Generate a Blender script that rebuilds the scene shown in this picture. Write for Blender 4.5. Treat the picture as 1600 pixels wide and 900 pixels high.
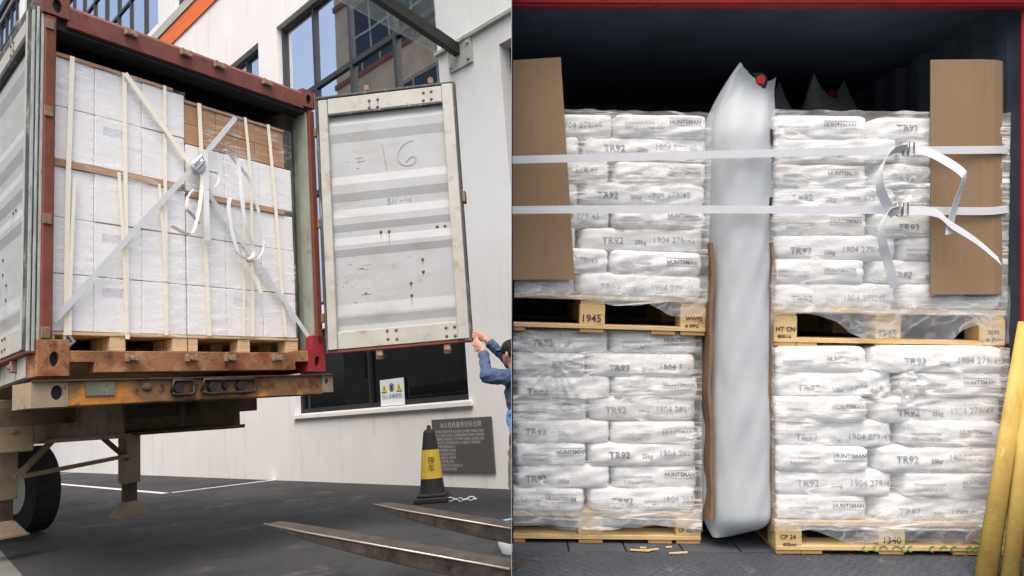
import bpy, math, random
from mathutils import Matrix, Vector
random.seed(7)
for o in list(bpy.data.objects): bpy.data.objects.remove(o)
SC = bpy.context.scene
COL = SC.collection
PI = math.pi

# ------------------------------------------------------------------ camera
EYE = Vector((0, 0, 1.1))
PITCH, ROLL = 0.148668, -0.078776
fwd = Vector((0, math.cos(PITCH), math.sin(PITCH)))
up0 = Vector((0, -math.sin(PITCH), math.cos(PITCH)))
rgt = Vector((1, 0, 0)) * math.cos(ROLL) + up0 * math.sin(ROLL)
upv = -Vector((1, 0, 0)) * math.sin(ROLL) + up0 * math.cos(ROLL)
cd = bpy.data.cameras.new('camera'); cam = bpy.data.objects.new('camera', cd); COL.objects.link(cam)
cd.sensor_width = 36; cd.lens = 36 * 1165.44 / 1600; cd.clip_start = .05; cd.clip_end = 2000
cam.matrix_world = Matrix(((rgt.x, upv.x, -fwd.x, EYE.x), (rgt.y, upv.y, -fwd.y, EYE.y), (rgt.z, upv.z, -fwd.z, EYE.z), (0, 0, 0, 1)))
SC.camera = cam

# ------------------------------------------------------------------ light
SUN = Vector((-.02, -.46, .88)).normalized()
w = bpy.data.worlds.new('World'); SC.world = w; w.use_nodes = True
nt = w.node_tree; bg = nt.nodes['Background']
sky = nt.nodes.new('ShaderNodeTexSky'); sky.sky_type = 'NISHITA'; sky.sun_disc = False
sky.sun_elevation = math.asin(SUN.z); sky.sun_rotation = math.atan2(SUN.x, SUN.y)
sky.air_density = 1.0; sky.dust_density = 6.0; sky.ozone_density = .3
nt.links.new(sky.outputs[0], bg.inputs[0]); bg.inputs[1].default_value = .15
sd = bpy.data.lights.new('sun', 'SUN'); so = bpy.data.objects.new('sun', sd); COL.objects.link(so)
sd.energy = .85; sd.angle = math.radians(35); sd.color = (1, .975, .95)
so.rotation_euler = (-SUN).to_track_quat('-Z', 'Y').to_euler(); so.location = SUN * 30
SC.view_settings.view_transform = 'Standard'; SC.view_settings.look = 'None'
SC.view_settings.exposure = .93; SC.view_settings.gamma = 1
SC.render.engine = 'CYCLES'
SC.cycles.use_denoising = True
SC.cycles.max_bounces = 8; SC.cycles.transparent_max_bounces = 16

# ------------------------------------------------------------------ helpers
def lin(r, g, b):
    f = lambda c: c / 12.92 if c <= .04045 else ((c + .055) / 1.055) ** 2.4
    return (f(r / 255), f(g / 255), f(b / 255), 1)

class MB:
    def __init__(s): s.v = []; s.f = []
    def add(s, v, f):
        n = len(s.v); s.v += [tuple(p) for p in v]; s.f += [tuple(i + n for i in q) for q in f]; return s
    def box(s, x0, x1, y0, y1, z0, z1):
        return s.add([(x0, y0, z0), (x1, y0, z0), (x1, y1, z0), (x0, y1, z0), (x0, y0, z1), (x1, y0, z1), (x1, y1, z1), (x0, y1, z1)],
                     [(0, 3, 2, 1), (4, 5, 6, 7), (0, 1, 5, 4), (1, 2, 6, 5), (2, 3, 7, 6), (3, 0, 4, 7)])
    def bar(s, p, q, wx, wz, up=(0, 0, 1)):
        p = Vector(p); q = Vector(q); d = (q - p).normalized(); sd = d.cross(Vector(up)).normalized(); u = sd.cross(d)
        v = []
        for c in (p, q):
            for a, b in ((-1, -1), (1, -1), (1, 1), (-1, 1)): v.append(c + sd * a * wx / 2 + u * b * wz / 2)
        return s.add(v, [(0, 1, 2, 3), (7, 6, 5, 4), (0, 4, 5, 1), (1, 5, 6, 2), (2, 6, 7, 3), (3, 7, 4, 0)])
    def tube(s, pts, r, n=8, cap=True, sq=(1, 1), up=None):
        pts = [Vector(p) for p in pts]
        if not isinstance(r, (list, tuple)): r = [r] * len(pts)
        rings = []; prev = None
        for i, p in enumerate(pts):
            d = (pts[min(i + 1, len(pts) - 1)] - pts[max(i - 1, 0)]).normalized()
            ref = Vector(up) if up else (prev if prev else (Vector((0, 0, 1)) if abs(d.z) < .9 else Vector((1, 0, 0))))
            a = (ref - d * ref.dot(d)).normalized(); b = d.cross(a); prev = a
            rings.append([p + a * math.cos(t) * r[i] * sq[0] + b * math.sin(t) * r[i] * sq[1] for t in [2 * PI * k / n for k in range(n)]])
        v = [q for R in rings for q in R]; f = []
        for i in range(len(rings) - 1):
            for k in range(n): f.append((i * n + k, i * n + (k + 1) % n, (i + 1) * n + (k + 1) % n, (i + 1) * n + k))
        if cap: f.append(tuple(range(n - 1, -1, -1))); f.append(tuple((len(rings) - 1) * n + k for k in range(n)))
        return s.add(v, f)
    def ball(s, c, rx, ry, rz, n=12, m=8, M=None):
        v = []; f = []
        for i in range(m + 1):
            a = PI * i / m
            for k in range(n):
                t = 2 * PI * k / n; q = Vector((math.sin(a) * math.cos(t) * rx, math.sin(a) * math.sin(t) * ry, math.cos(a) * rz))
                if M: q = M @ q
                v.append(Vector(c) + q)
        for i in range(m):
            for k in range(n): f.append((i * n + k, (i + 1) * n + k, (i + 1) * n + (k + 1) % n, i * n + (k + 1) % n))
        return s.add(v, f)
    def prism(s, poly, axis, a0, a1):
        """poly = 2D outline, extruded along axis 0/1/2"""
        def P(p, a):
            return [(a, p[0], p[1]), (p[0], a, p[1]), (p[0], p[1], a)][axis]
        n = len(poly)
        return s.add([P(p, a0) for p in poly] + [P(p, a1) for p in poly],
                     [tuple(range(n)), tuple(range(2 * n - 1, n - 1, -1))] + [(i, n + i, n + (i + 1) % n, (i + 1) % n) for i in range(n)])
    def grid(s, nu, nv, fn):
        v = [fn(i / nu, j / nv) for j in range(nv + 1) for i in range(nu + 1)]
        f = [(j * (nu + 1) + i, j * (nu + 1) + i + 1, (j + 1) * (nu + 1) + i + 1, (j + 1) * (nu + 1) + i) for j in range(nv) for i in range(nu)]
        return s.add(v, f)
    def ribbon(s, pts, wid, th=.0015, wv=None, nrm=(0, -1, 0)):
        """flat strap through pts; wid = width; wv = optional list of width vectors"""
        pts = [Vector(p) for p in pts]; n = len(pts); v = []
        for i, p in enumerate(pts):
            d = (pts[min(i + 1, n - 1)] - pts[max(i - 1, 0)]).normalized()
            wd = Vector(wv[i]).normalized() if wv else d.cross(Vector(nrm)).normalized()
            nn = d.cross(wd).normalized()
            for a, b in ((-1, -1), (1, -1), (1, 1), (-1, 1)): v.append(p + wd * a * wid / 2 + nn * b * th / 2)
        f = [(0, 1, 2, 3), tuple(4 * (n - 1) + k for k in (3, 2, 1, 0))]
        for i in range(n - 1):
            for k in range(4): f.append((4 * i + k, 4 * (i + 1) + k, 4 * (i + 1) + (k + 1) % 4, 4 * i + (k + 1) % 4))
        return s.add(v, f)
    def ovalplate(s, x0, x1, z0, z1, y0, y1, cx, cz, rx, rz, n=16):
        """block front at y0 back at y1 with an oval hole through it"""
        ang = [2 * PI * (k + .5) / n for k in range(n)]
        inn = [(cx + rx * math.cos(t), cz + rz * math.sin(t)) for t in ang]
        out = []
        for t in ang:
            c, q = math.cos(t), math.sin(t); k = 1e9
            if c > 1e-6: k = min(k, (x1 - cx) / c)
            if c < -1e-6: k = min(k, (x0 - cx) / c)
            if q > 1e-6: k = min(k, (z1 - cz) / q)
            if q < -1e-6: k = min(k, (z0 - cz) / q)
            out.append((cx + c * k, cz + q * k))
        # snap nearest to corners
        for cxn, czn in ((x0, z0), (x1, z0), (x1, z1), (x0, z1)):
            i = min(range(n), key=lambda i: (out[i][0] - cxn) ** 2 + (out[i][1] - czn) ** 2); out[i] = (cxn, czn)
        v = [(p[0], y0, p[1]) for p in out] + [(p[0], y0, p[1]) for p in inn] + [(p[0], y1, p[1]) for p in out] + [(p[0], y1, p[1]) for p in inn]
        f = []
        for i in range(n):
            j = (i + 1) % n
            f += [(i, j, n + j, n + i), (2 * n + j, 2 * n + i, 3 * n + i, 3 * n + j), (j, i, 2 * n + i, 2 * n + j), (n + i, n + j, 3 * n + j, 3 * n + i)]
        return s.add(v, f)
    def mesh(s, name, smooth=False):
        m = bpy.data.meshes.new(name); m.from_pydata([tuple(p) for p in s.v], [], s.f); m.update()
        if smooth: m.polygons.foreach_set('use_smooth', [True] * len(m.polygons))
        return m

def obj(name, mb, mat, parent=None, M=None, smooth=False, bevel=0, fix=True):
    m = mb if isinstance(mb, bpy.types.Mesh) else mb.mesh(name, smooth)
    if fix and not isinstance(mb, bpy.types.Mesh):
        import bmesh
        bm = bmesh.new(); bm.from_mesh(m); bmesh.ops.recalc_face_normals(bm, faces=bm.faces)
        if bevel:
            es = [e for e in bm.edges if len(e.link_faces) == 2 and e.calc_face_angle(0) > .6]
            bmesh.ops.bevel(bm, geom=es, offset=bevel, segments=1, affect='EDGES', clamp_overlap=True)
        bm.to_mesh(m); bm.free()
    o = bpy.data.objects.new(name, m); COL.objects.link(o)
    if not m.materials: m.materials.append(MATS[mat] if isinstance(mat, str) else mat)
    if parent: o.parent = parent
    if M: o.matrix_local = M
    return o
def thing(name, label, cat, M=None, group=None):
    o = bpy.data.objects.new(name, None); COL.objects.link(o); o.empty_display_size = .1
    if M: o.matrix_world = M
    return tag(o, label, cat, group)
def tag(o, label, cat, group=None):
    o['label'] = label; o['category'] = cat
    if group: o['group'] = group
    return o
def struct(o): o['kind'] = 'structure'; return o
def T(x, y, z): return Matrix.Translation((x, y, z))
def RZ(a): return Matrix.Rotation(a, 4, 'Z')
def RX(a): return Matrix.Rotation(a, 4, 'X')
def RY(a): return Matrix.Rotation(a, 4, 'Y')
def noise3(x, y, z=0, s=1.0):
    return (math.sin(x * 1.7 * s + 1.3 + 1.1 * math.sin(y * 2.3 * s + z)) + math.sin(y * 2.9 * s + 2.1 + .9 * math.sin(x * 3.1 * s - z * 1.7)) + math.sin((x * 1.1 - y * 1.9) * 2.2 * s + z * 2.6)) / 3

# text -> mesh (letters are flat print, 0.3 mm thick)
_tc = {}
def text_mesh(txt, size, shear=0, bold=0):
    k = (txt, size, shear, bold)
    if k not in _tc:
        c = bpy.data.curves.new('print', 'FONT'); c.body = txt; c.size = size; c.align_x = 'CENTER'; c.align_y = 'CENTER'
        c.resolution_u = 2; c.offset = bold; c.shear = shear
        o = bpy.data.objects.new('print', c); COL.objects.link(o)
        dg = bpy.context.evaluated_depsgraph_get(); dg.update()
        m = bpy.data.meshes.new_from_object(o.evaluated_get(dg)); bpy.data.objects.remove(o)
        m.materials.clear(); _tc[k] = m
    return _tc[k]
def text_part(name, txt, size, mat, parent, M, **kw):
    m = text_mesh(txt, size, **kw)
    if not m.materials: m.materials.append(MATS[mat])
    o = bpy.data.objects.new(name, m); COL.objects.link(o); o.parent = parent; o.matrix_local = M
    return o

# ------------------------------------------------------------------ materials
MATS = {}
def mat(name, col, rough=.6, var=.12, vscale=6, bump=0, bscale=60, spots=(), metal=0, spec=.4, stretch=(1, 1, 1), sub=None):
    """Principled with noise colour variation; spots = [(colour, scale, threshold, soft, stretch)] mixed over it"""
    m = bpy.data.materials.new(name); m.use_nodes = True; t = m.node_tree; N = t.nodes; L = t.links
    p = N['Principled BSDF']; p.inputs['Roughness'].default_value = rough; p.inputs['Metallic'].default_value = metal
    p.inputs['Specular IOR Level'].default_value = spec
    tc = N.new('ShaderNodeTexCoord'); oi = N.new('ShaderNodeObjectInfo')
    ad = N.new('ShaderNodeVectorMath'); ad.operation = 'MULTIPLY_ADD'
    ad.inputs[1].default_value = stretch
    cb = N.new('ShaderNodeCombineXYZ'); mm = N.new('ShaderNodeMath'); mm.operation = 'MULTIPLY'; mm.inputs[1].default_value = 37
    L.new(oi.outputs['Random'], mm.inputs[0]); [L.new(mm.outputs[0], cb.inputs[i]) for i in range(3)]
    L.new(tc.outputs['Object'], ad.inputs[0]); L.new(cb.outputs[0], ad.inputs[2])
    def nz(scale, det=6, vec=ad.outputs[0], rgh=.6):
        n = N.new('ShaderNodeTexNoise'); n.inputs['Scale'].default_value = scale; n.inputs['Detail'].default_value = det; n.inputs['Roughness'].default_value = rgh
        L.new(vec, n.inputs['Vector']); return n.outputs['Fac']
    def rng(x, a, b, c, d):
        r = N.new('ShaderNodeMapRange'); r.inputs[1].default_value = a; r.inputs[2].default_value = b; r.inputs[3].default_value = c; r.inputs[4].default_value = d
        L.new(x, r.inputs[0]); return r.outputs[0]
    mx = N.new('ShaderNodeMix'); mx.data_type = 'RGBA'; mx.blend_type = 'MULTIPLY'; mx.inputs[0].default_value = 1
    mx.inputs[6].default_value = col
    gray = N.new('ShaderNodeCombineColor'); v = rng(nz(vscale), .3, .7, 1 - var, 1 + var)
    [L.new(v, gray.inputs[i]) for i in range(3)]
    L.new(gray.outputs[0], mx.inputs[7]); cur = mx.outputs[2]
    for sp in spots:
        sc, ss, th, soft = sp[:4]; vec = ad.outputs[0]
        if len(sp) > 4:
            mp = N.new('ShaderNodeVectorMath'); mp.operation = 'MULTIPLY'; mp.inputs[1].default_value = sp[4]; L.new(vec, mp.inputs[0]); vec = mp.outputs[0]
        a = rng(nz(ss, 8, vec, .65), th, th + soft, 0, 1)
        k = N.new('ShaderNodeMix'); k.data_type = 'RGBA'; k.inputs[7].default_value = sc
        L.new(a, k.inputs[0]); L.new(cur, k.inputs[6]); cur = k.outputs[2]
    L.new(cur, p.inputs['Base Color'])
    if bump:
        b = N.new('ShaderNodeBump'); b.inputs['Strength'].default_value = bump; b.inputs['Distance'].default_value = .01
        L.new(nz(bscale, 4), b.inputs['Height']); L.new(b.outputs[0], p.inputs['Normal'])
    MATS[name] = m
    return m, p, ad
RUST = lin(96, 52, 30); RUST2 = lin(140, 84, 48); DIRT = lin(70, 62, 54)
mat('asphalt', lin(54, 55, 58), .85, .4, 1.6, 1.0, 130, [(lin(92, 92, 90), 130, .60, .1), (lin(34, 35, 38), .8, .48, .12), (lin(80, 79, 76), 1.7, .58, .1), (lin(64, 64, 64), 12, .58, .1), (lin(24, 24, 26), 5, .72, .04), (lin(118, 118, 114), 34, .68, .04), (lin(24, 25, 27), 40, .64, .05)])
mat('pavement', lin(112, 112, 106), .9, .2, 5, .4, 120)
mat('line_paint', lin(205, 205, 200), .8, .1, 20, .2, 80, [(lin(90, 90, 92), 30, .66, .06)])
mat('plaster', lin(232, 232, 231), .85, .04, 1.2, .12, 50, [(lin(190, 190, 188), 1.6, .56, .35, (3, 3, .3)), (lin(160, 158, 152), 2.5, .68, .15, (4, 4, .25))])
mat('beige_render', lin(176, 160, 138), .9, .18, .8, .2, 40, [(lin(120, 105, 92), .5, .55, .3)])
mat('orange_paint', lin(226, 112, 46), .6, .06, 4)
mat('window_frame', lin(50, 53, 57), .45, .1, 8, 0)
mat('dark_frame', lin(34, 37, 41), .5, .1, 8)
mat('canopy_steel', lin(46, 44, 42), .5, .15, 10, .1, 60)
mat('container_red', lin(112, 64, 56), .7, .22, 7, .25, 50, [(RUST, 9, .60, .06), (lin(150, 100, 78), 26, .70, .05)])
mat('post_red', lin(112, 60, 46), .7, .25, 5, .3, 40, [(RUST, 12, .57, .08, (1, 1, .3)), (lin(160, 120, 90), 40, .70, .04)])
mat('sill_rust', lin(138, 94, 62), .85, .35, 4, .5, 40, [(lin(172, 130, 96), 5, .50, .16), (lin(92, 54, 36), 7, .54, .12), (lin(126, 62, 42), 3, .56, .1), (lin(214, 200, 186), 30, .68, .04)])
mat('bright_red', lin(148, 46, 54), .55, .15, 8, .15, 50, [(RUST, 14, .62, .05)])
mat('grey_steel', lin(176, 180, 172), .65, .12, 5, .2, 40, [(lin(120, 124, 116), 3, .55, .25), (RUST, 22, .70, .04)])
mat('door_white', lin(170, 174, 176), .6, .06, 3, .06, 40, [(lin(156, 156, 148), 2.6, .52, .25, (1, 1, 2.5)), (lin(140, 132, 116), 5, .66, .12, (3, 1, .5)), (lin(128, 92, 58), 38, .745, .03), (lin(60, 52, 46), 60, .765, .02)])
mat('door_trim', lin(178, 178, 170), .6, .09, 5, .1, 40, [(lin(150, 140, 118), 6, .55, .16), (lin(108, 66, 36), 16, .67, .05), (lin(70, 50, 38), 34, .74, .03)])
mat('gasket', lin(78, 80, 80), .7, .2, 10, .2, 60, [(lin(150, 154, 150), 14, .56, .1, (1, 1, .2))])
mat('gasket_pale', lin(156, 162, 158), .7, .2, 8, .3, 60, [(lin(96, 98, 96), 16, .58, .1, (1, 1, .15)), (lin(120, 70, 80), 10, .68, .05, (1, 1, .2))])
mat('bolt', lin(104, 92, 74), .6, .3, 60, 0)
mat('rust_stain', lin(150, 105, 60), .85, .3, 60, 0)
mat('lug', lin(140, 118, 100), .8, .3, 20, .4, 60, [(RUST, 20, .55, .1)])
mat('brass', lin(126, 100, 76), .6, .25, 15, .3, 50, [(RUST, 14, .6, .08)])
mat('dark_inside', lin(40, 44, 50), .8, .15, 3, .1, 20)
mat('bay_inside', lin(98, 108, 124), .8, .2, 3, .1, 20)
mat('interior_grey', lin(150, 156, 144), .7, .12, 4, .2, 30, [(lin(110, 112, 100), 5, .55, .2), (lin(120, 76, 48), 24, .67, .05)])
mat('chassis_paint', lin(132, 100, 66), .75, .3, 5, .4, 40, [(lin(96, 62, 44), 5, .48, .14), (lin(196, 130, 56), 2.2, .50, .1), (lin(62, 46, 38), 10, .60, .08)])
mat('chassis_dark', lin(88, 74, 60), .8, .25, 5, .3, 40, [(lin(58, 46, 38), 7, .52, .15)])
mat('chassis_tan', lin(150, 134, 112), .75, .2, 5, .3, 40, [(RUST, 9, .6, .1)])
mat('lamp_black', lin(42, 38, 36), .5, .3, 10, .1, 40, [(lin(90, 70, 50), 10, .58, .1)])
mat('green_plate', lin(112, 118, 104), .7, .2, 9, .1, 40, [(lin(70, 66, 56), 14, .56, .08)])
mat('rubber', lin(36, 36, 37), .85, .2, 10, .3, 60)
mat('carton_white', lin(232, 231, 230), .65, .025, 3, .05, 30, [(lin(206, 206, 212), 3, .55, .3, (1, 1, 4))])
mat('carton_brown', lin(172, 130, 92), .75, .06, 5, .06, 60, [(lin(150, 108, 72), 3, .56, .3, (1, 1, 6))])
mat('card_brown', lin(142, 118, 90), .75, .06, 3, .15, 50, [(lin(134, 108, 78), 2, .52, .3, (7, 1, .5)), (lin(164, 138, 106), 9, .62, .1, (5, 1, .25)), (lin(112, 90, 66), 4, .70, .1)])
mat('card_edge', lin(126, 98, 74), .8, .15, 20, .2, 60)
mat('carton_print', lin(190, 195, 210), .7, .2, 30)
mat('plywood', lin(206, 180, 140), .7, .08, 5, .1, 60, [(lin(150, 116, 78), 9, .54, .08, (.25, .25, 9))])
mat('timber', lin(208, 180, 128), .75, .1, 4, .2, 60, [(lin(160, 126, 82), 7, .53, .16, (.4, 3, 3)), (lin(108, 82, 56), 12, .70, .05), (lin(128, 112, 92), 3, .60, .2)])
mat('timber_dark', lin(176, 138, 90), .75, .1, 4, .12, 60, [(lin(140, 104, 64), 7, .55, .16, (.4, 3, 3))])
mat('ink', lin(70, 62, 54), .8, .3, 80)
mat('ink_grey', lin(138, 140, 146), .8, .25, 90)
mat('ink_dark', lin(104, 106, 114), .8, .25, 90)
mat('pencil', lin(140, 142, 144), .8, .25, 90)
mat('green_ink', lin(96, 150, 74), .8, .35, 40)
mat('strap_cream', lin(240, 234, 212), .45, .03, 8, .25, 300)
mat('strap_grey', lin(206, 210, 210), .45, .04, 8, .25, 300)
mat('strap_white', lin(208, 212, 216), .45, .04, 8, .3, 300)
mat('wire', lin(170, 168, 164), .3, .1, 30, metal=.9)
mat('sack', lin(230, 232, 232), .6, .03, 5, .18, 22, [(lin(208, 210, 211), 4, .54, .3)])
mat('airbag', lin(186, 192, 195), .65, .05, 5, 0, 60, [(lin(168, 175, 180), 3, .55, .3, (1, 1, .6))])
mat('valve_red', lin(196, 44, 30), .4, .05)
mat('valve_black', lin(26, 26, 28), .5, .05)
mat('plank', lin(70, 74, 80), .85, .2, 4, .3, 50, [(lin(62, 66, 72), 4, .52, .2, (.5, 4, 4)), (lin(110, 112, 112), 30, .68, .06)])
mat('checker', lin(62, 66, 72), .6, .22, 6, .2, 60, [(lin(104, 98, 88), 8, .6, .1)])
mat('bay_red', lin(168, 40, 48), .5, .12, 6, .1, 50, [(lin(70, 34, 34), 16, .64, .05, (.5, 1, 2)), (lin(230, 120, 120), 24, .70, .04, (.3, 1, 2))])
mat('yellow_paint', lin(184, 156, 82), .6, .14, 5, .2, 50, [(lin(168, 132, 58), 4, .52, .2, (4, 4, .3)), (lin(96, 74, 44), 14, .70, .05, (2, 2, .8)), (lin(235, 208, 120), 5, .58, .15, (4, 4, .4))])
mat('steel_fork', lin(78, 72, 68), .42, .3, 8, .25, 40, [(lin(110, 98, 84), 9, .54, .15, (1, 1, 1)), (lin(52, 40, 34), 6, .52, .15)], metal=.4)
mat('highlight_steel', lin(170, 162, 150), .35, .2, 14, .2, 40, metal=.7)  # pale tone for the modelled highlight along the tine edges
mat('skin', lin(186, 142, 122), .5, .06, 20, .05, 200)
mat('jacket_blue', lin(68, 88, 118), .85, .15, 14, .5, 60)
mat('shirt_blue', lin(110, 170, 226), .8, .06, 10, .2, 40)
mat('camo', lin(116, 116, 104), .9, .15, 10, .2, 60, [(lin(78, 76, 66), 11, .5, .05), (lin(170, 168, 156), 13, .6, .04)])
mat('cap_black', lin(24, 25, 28), .85, .1, 20, .2, 100)
mat('shoe', lin(60, 58, 56), .7)
mat('ink_staple', lin(186, 186, 190), .8, .1)
mat('tub_white', lin(226, 230, 232), .4, .04, 6)
mat('tub_blue', lin(150, 186, 206), .4, .04, 6)
mat('plaque_stone', lin(92, 92, 92), .35, .1, 30, 0)
mat('plaque_ink', lin(196, 196, 190), .6, .1, 30)
mat('sign_white', lin(216, 222, 226), .5, .04, 10)
mat('sign_yellow', lin(206, 196, 58), .5, .06, 10)
mat('bollard_black', lin(46, 46, 46), .7, .15, 20)
mat('bollard_yellow', lin(222, 190, 70), .6, .08, 12)
mat('chain_white', lin(206, 206, 200), .5, .06)
mat('splinter', lin(214, 186, 130), .7, .1)

def glass_mat(name, tint, fac, dark):
    m = bpy.data.materials.new(name); m.use_nodes = True; t = m.node_tree; N = t.nodes; L = t.links
    out = N['Material Output']; N.remove(N['Principled BSDF'])
    g = N.new('ShaderNodeBsdfGlossy'); g.inputs[0].default_value = tint; g.inputs['Roughness'].default_value = .015
    d = N.new('ShaderNodeBsdfDiffuse'); d.inputs[0].default_value = dark
    bp = N.new('ShaderNodeBump'); bp.inputs['Strength'].default_value = .05; bp.inputs['Distance'].default_value = .05
    n = N.new('ShaderNodeTexNoise'); n.inputs['Scale'].default_value = .7; n.inputs['Detail'].default_value = 1
    tc = N.new('ShaderNodeTexCoord'); L.new(tc.outputs['Object'], n.inputs['Vector']); L.new(n.outputs['Fac'], bp.inputs['Height']); L.new(bp.outputs[0], g.inputs['Normal'])
    x = N.new('ShaderNodeMixShader'); x.inputs[0].default_value = fac
    L.new(d.outputs[0], x.inputs[1]); L.new(g.outputs[0], x.inputs[2]); L.new(x.outputs[0], out.inputs[0]); MATS[name] = m
glass_mat('pane', (.93, .94, .95, 1), .85, (.02, .025, .03, 1))
glass_mat('pane_dark', (.5, .55, .6, 1), .10, (.006, .007, .009, 1))
def film_mat(name, lo, hi, scale, stretch, tint=(.92, .94, .94, 1), rough=.22):
    """clear plastic: mostly see-through, milkier along folds"""
    m = bpy.data.materials.new(name); m.use_nodes = True; t = m.node_tree; N = t.nodes; L = t.links
    out = N['Material Output']; p = N['Principled BSDF']; p.inputs['Base Color'].default_value = tint; p.inputs['Roughness'].default_value = rough
    tr = N.new('ShaderNodeBsdfTransparent'); x = N.new('ShaderNodeMixShader')
    tc = N.new('ShaderNodeTexCoord'); mp = N.new('ShaderNodeMapping'); mp.inputs['Scale'].default_value = stretch; mp.inputs['Rotation'].default_value = (0, .5, 0)
    n = N.new('ShaderNodeTexNoise'); n.inputs['Scale'].default_value = scale; n.inputs['Detail'].default_value = 4; n.inputs['Distortion'].default_value = .6
    L.new(tc.outputs['Object'], mp.inputs[0]); L.new(mp.outputs[0], n.inputs['Vector'])
    def M2(op, a, b):
        q = N.new('ShaderNodeMath'); q.operation = op
        for k, s in ((0, a), (1, b)):
            if isinstance(s, (int, float)): q.inputs[k].default_value = s
            else: L.new(s, q.inputs[k])
        return q.outputs[0]
    rid = M2('ABSOLUTE', M2('SUBTRACT', n.outputs['Fac'], .5), 0)
    r = N.new('ShaderNodeMapRange'); r.inputs[1].default_value = 0; r.inputs[2].default_value = .05; r.inputs[3].default_value = hi; r.inputs[4].default_value = lo; L.new(rid, r.inputs[0])
    n2 = N.new('ShaderNodeTexNoise'); n2.inputs['Scale'].default_value = 3.5; n2.inputs['Detail'].default_value = 3; L.new(tc.outputs['Object'], n2.inputs['Vector'])
    r2 = N.new('ShaderNodeMapRange'); r2.inputs[1].default_value = .4; r2.inputs[2].default_value = .62; r2.inputs[3].default_value = .15; r2.inputs[4].default_value = 1; L.new(n2.outputs['Fac'], r2.inputs[0])
    fac = M2('ADD', M2('MULTIPLY', r.outputs[0], r2.outputs[0]), lo * .8)
    L.new(fac, x.inputs[0])
    bp = N.new('ShaderNodeBump'); bp.inputs['Strength'].default_value = .35; bp.inputs['Distance'].default_value = .01
    L.new(n.outputs['Fac'], bp.inputs['Height']); L.new(bp.outputs[0], p.inputs['Normal'])
    L.new(tr.outputs[0], x.inputs[1]); L.new(p.outputs[0], x.inputs[2]); L.new(x.outputs[0], out.inputs[0]); MATS[name] = m
film_mat('film', .03, .42, 6, (.5, 1, 4))
film_mat('film_heavy', .15, .78, 5, (.5, 1, 4.5), (.93, .94, .92, 1), .16)
film_mat('film_skirt', .12, .36, 5, (1.2, 1, 2), (.80, .84, .86, 1), .12)
def canopy_mat():
    m = bpy.data.materials.new('canopy_glass'); m.use_nodes = True; t = m.node_tree; N = t.nodes; L = t.links; p = N['Principled BSDF']
    p.inputs['Base Color'].default_value = (.56, .62, .62, 1); p.inputs['Roughness'].default_value = .04
    tr = N.new('ShaderNodeBsdfTransparent'); tr.inputs[0].default_value = (.95, .975, .97, 1); x = N.new('ShaderNodeMixShader'); x.inputs[0].default_value = .24
    L.new(tr.outputs[0], x.inputs[1]); L.new(p.outputs[0], x.inputs[2]); L.new(x.outputs[0], N['Material Output'].inputs[0]); MATS['canopy_glass'] = m
canopy_mat()
# woven fabric relief on the air bags
def weave():
    m = MATS['airbag']; t = m.node_tree; N = t.nodes; L = t.links; p = N['Principled BSDF']
    tc = N.new('ShaderNodeTexCoord'); hs = []
    for d in ('X', 'Z'):
        wv = N.new('ShaderNodeTexWave'); wv.bands_direction = d; wv.inputs['Scale'].default_value = 24 if d == 'X' else 20; wv.inputs['Distortion'].default_value = .6; wv.inputs['Detail'].default_value = 2
        L.new(tc.outputs['Object'], wv.inputs['Vector']); hs.append(wv.outputs['Fac'])
    a = N.new('ShaderNodeMath'); a.operation = 'ADD'; L.new(hs[0], a.inputs[0]); L.new(hs[1], a.inputs[1])
    b = N.new('ShaderNodeBump'); b.inputs['Strength'].default_value = .055; b.inputs['Distance'].default_value = .004; L.new(a.outputs[0], b.inputs['Height']); L.new(b.outputs[0], p.inputs['Normal'])
weave()
ORD = ['first', 'second', 'third', 'fourth', 'fifth', 'sixth', 'seventh', 'eighth', 'ninth']

# frames: container (a along its end, b into it, c up), building wall (t right, d into wall, z up), loading bay (x right, y in, z up)
CO = Vector((-3.1426, 4.8863, 1.4960)); YAW = .977787
ML = T(*CO) @ RZ(YAW)
MW = T(-.0622, 9.4571, 0) @ RZ(-.77463)
MR = Matrix(((rgt.x, fwd.x, upv.x, EYE.x), (rgt.y, fwd.y, upv.y, EYE.y), (rgt.z, fwd.z, upv.z, EYE.z), (0, 0, 0, 1)))

# =================================================================== SETTING: ground
g = MB(); g.box(-400, 400, -300, 500, -.4, 0); struct(obj('ground', g, 'asphalt'))
def flat(name, poly, z, m):
    b = MB(); n = len(poly); b.add([(x, y, z) for x, y in poly], [tuple(range(n))]); o = obj(name, b, m, fix=False); return struct(o)
def stripe(p, q, wd, z=.004):
    p = Vector(p); q = Vector(q); d = (q - p).normalized(); s = Vector((-d.y, d.x)) * wd / 2
    return flat('road_marking', [tuple(p - s), tuple(q - s), tuple(q + s), tuple(p + s)], z, 'line_paint')
stripe((-6.02, 12.94), (-2.6, 15.2), .12); stripe((-6.09, 12.87), (-14.5, 21.3), .12, .005); stripe((-14.5, 21.3), (-12.2, 23.4), .12)
flat('pavement', [(-5.39, 7.82), (-4.15, 6.29), (-4.3, 3.0), (-9, 3), (-9, 10.5)], .006, 'pavement')

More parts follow.
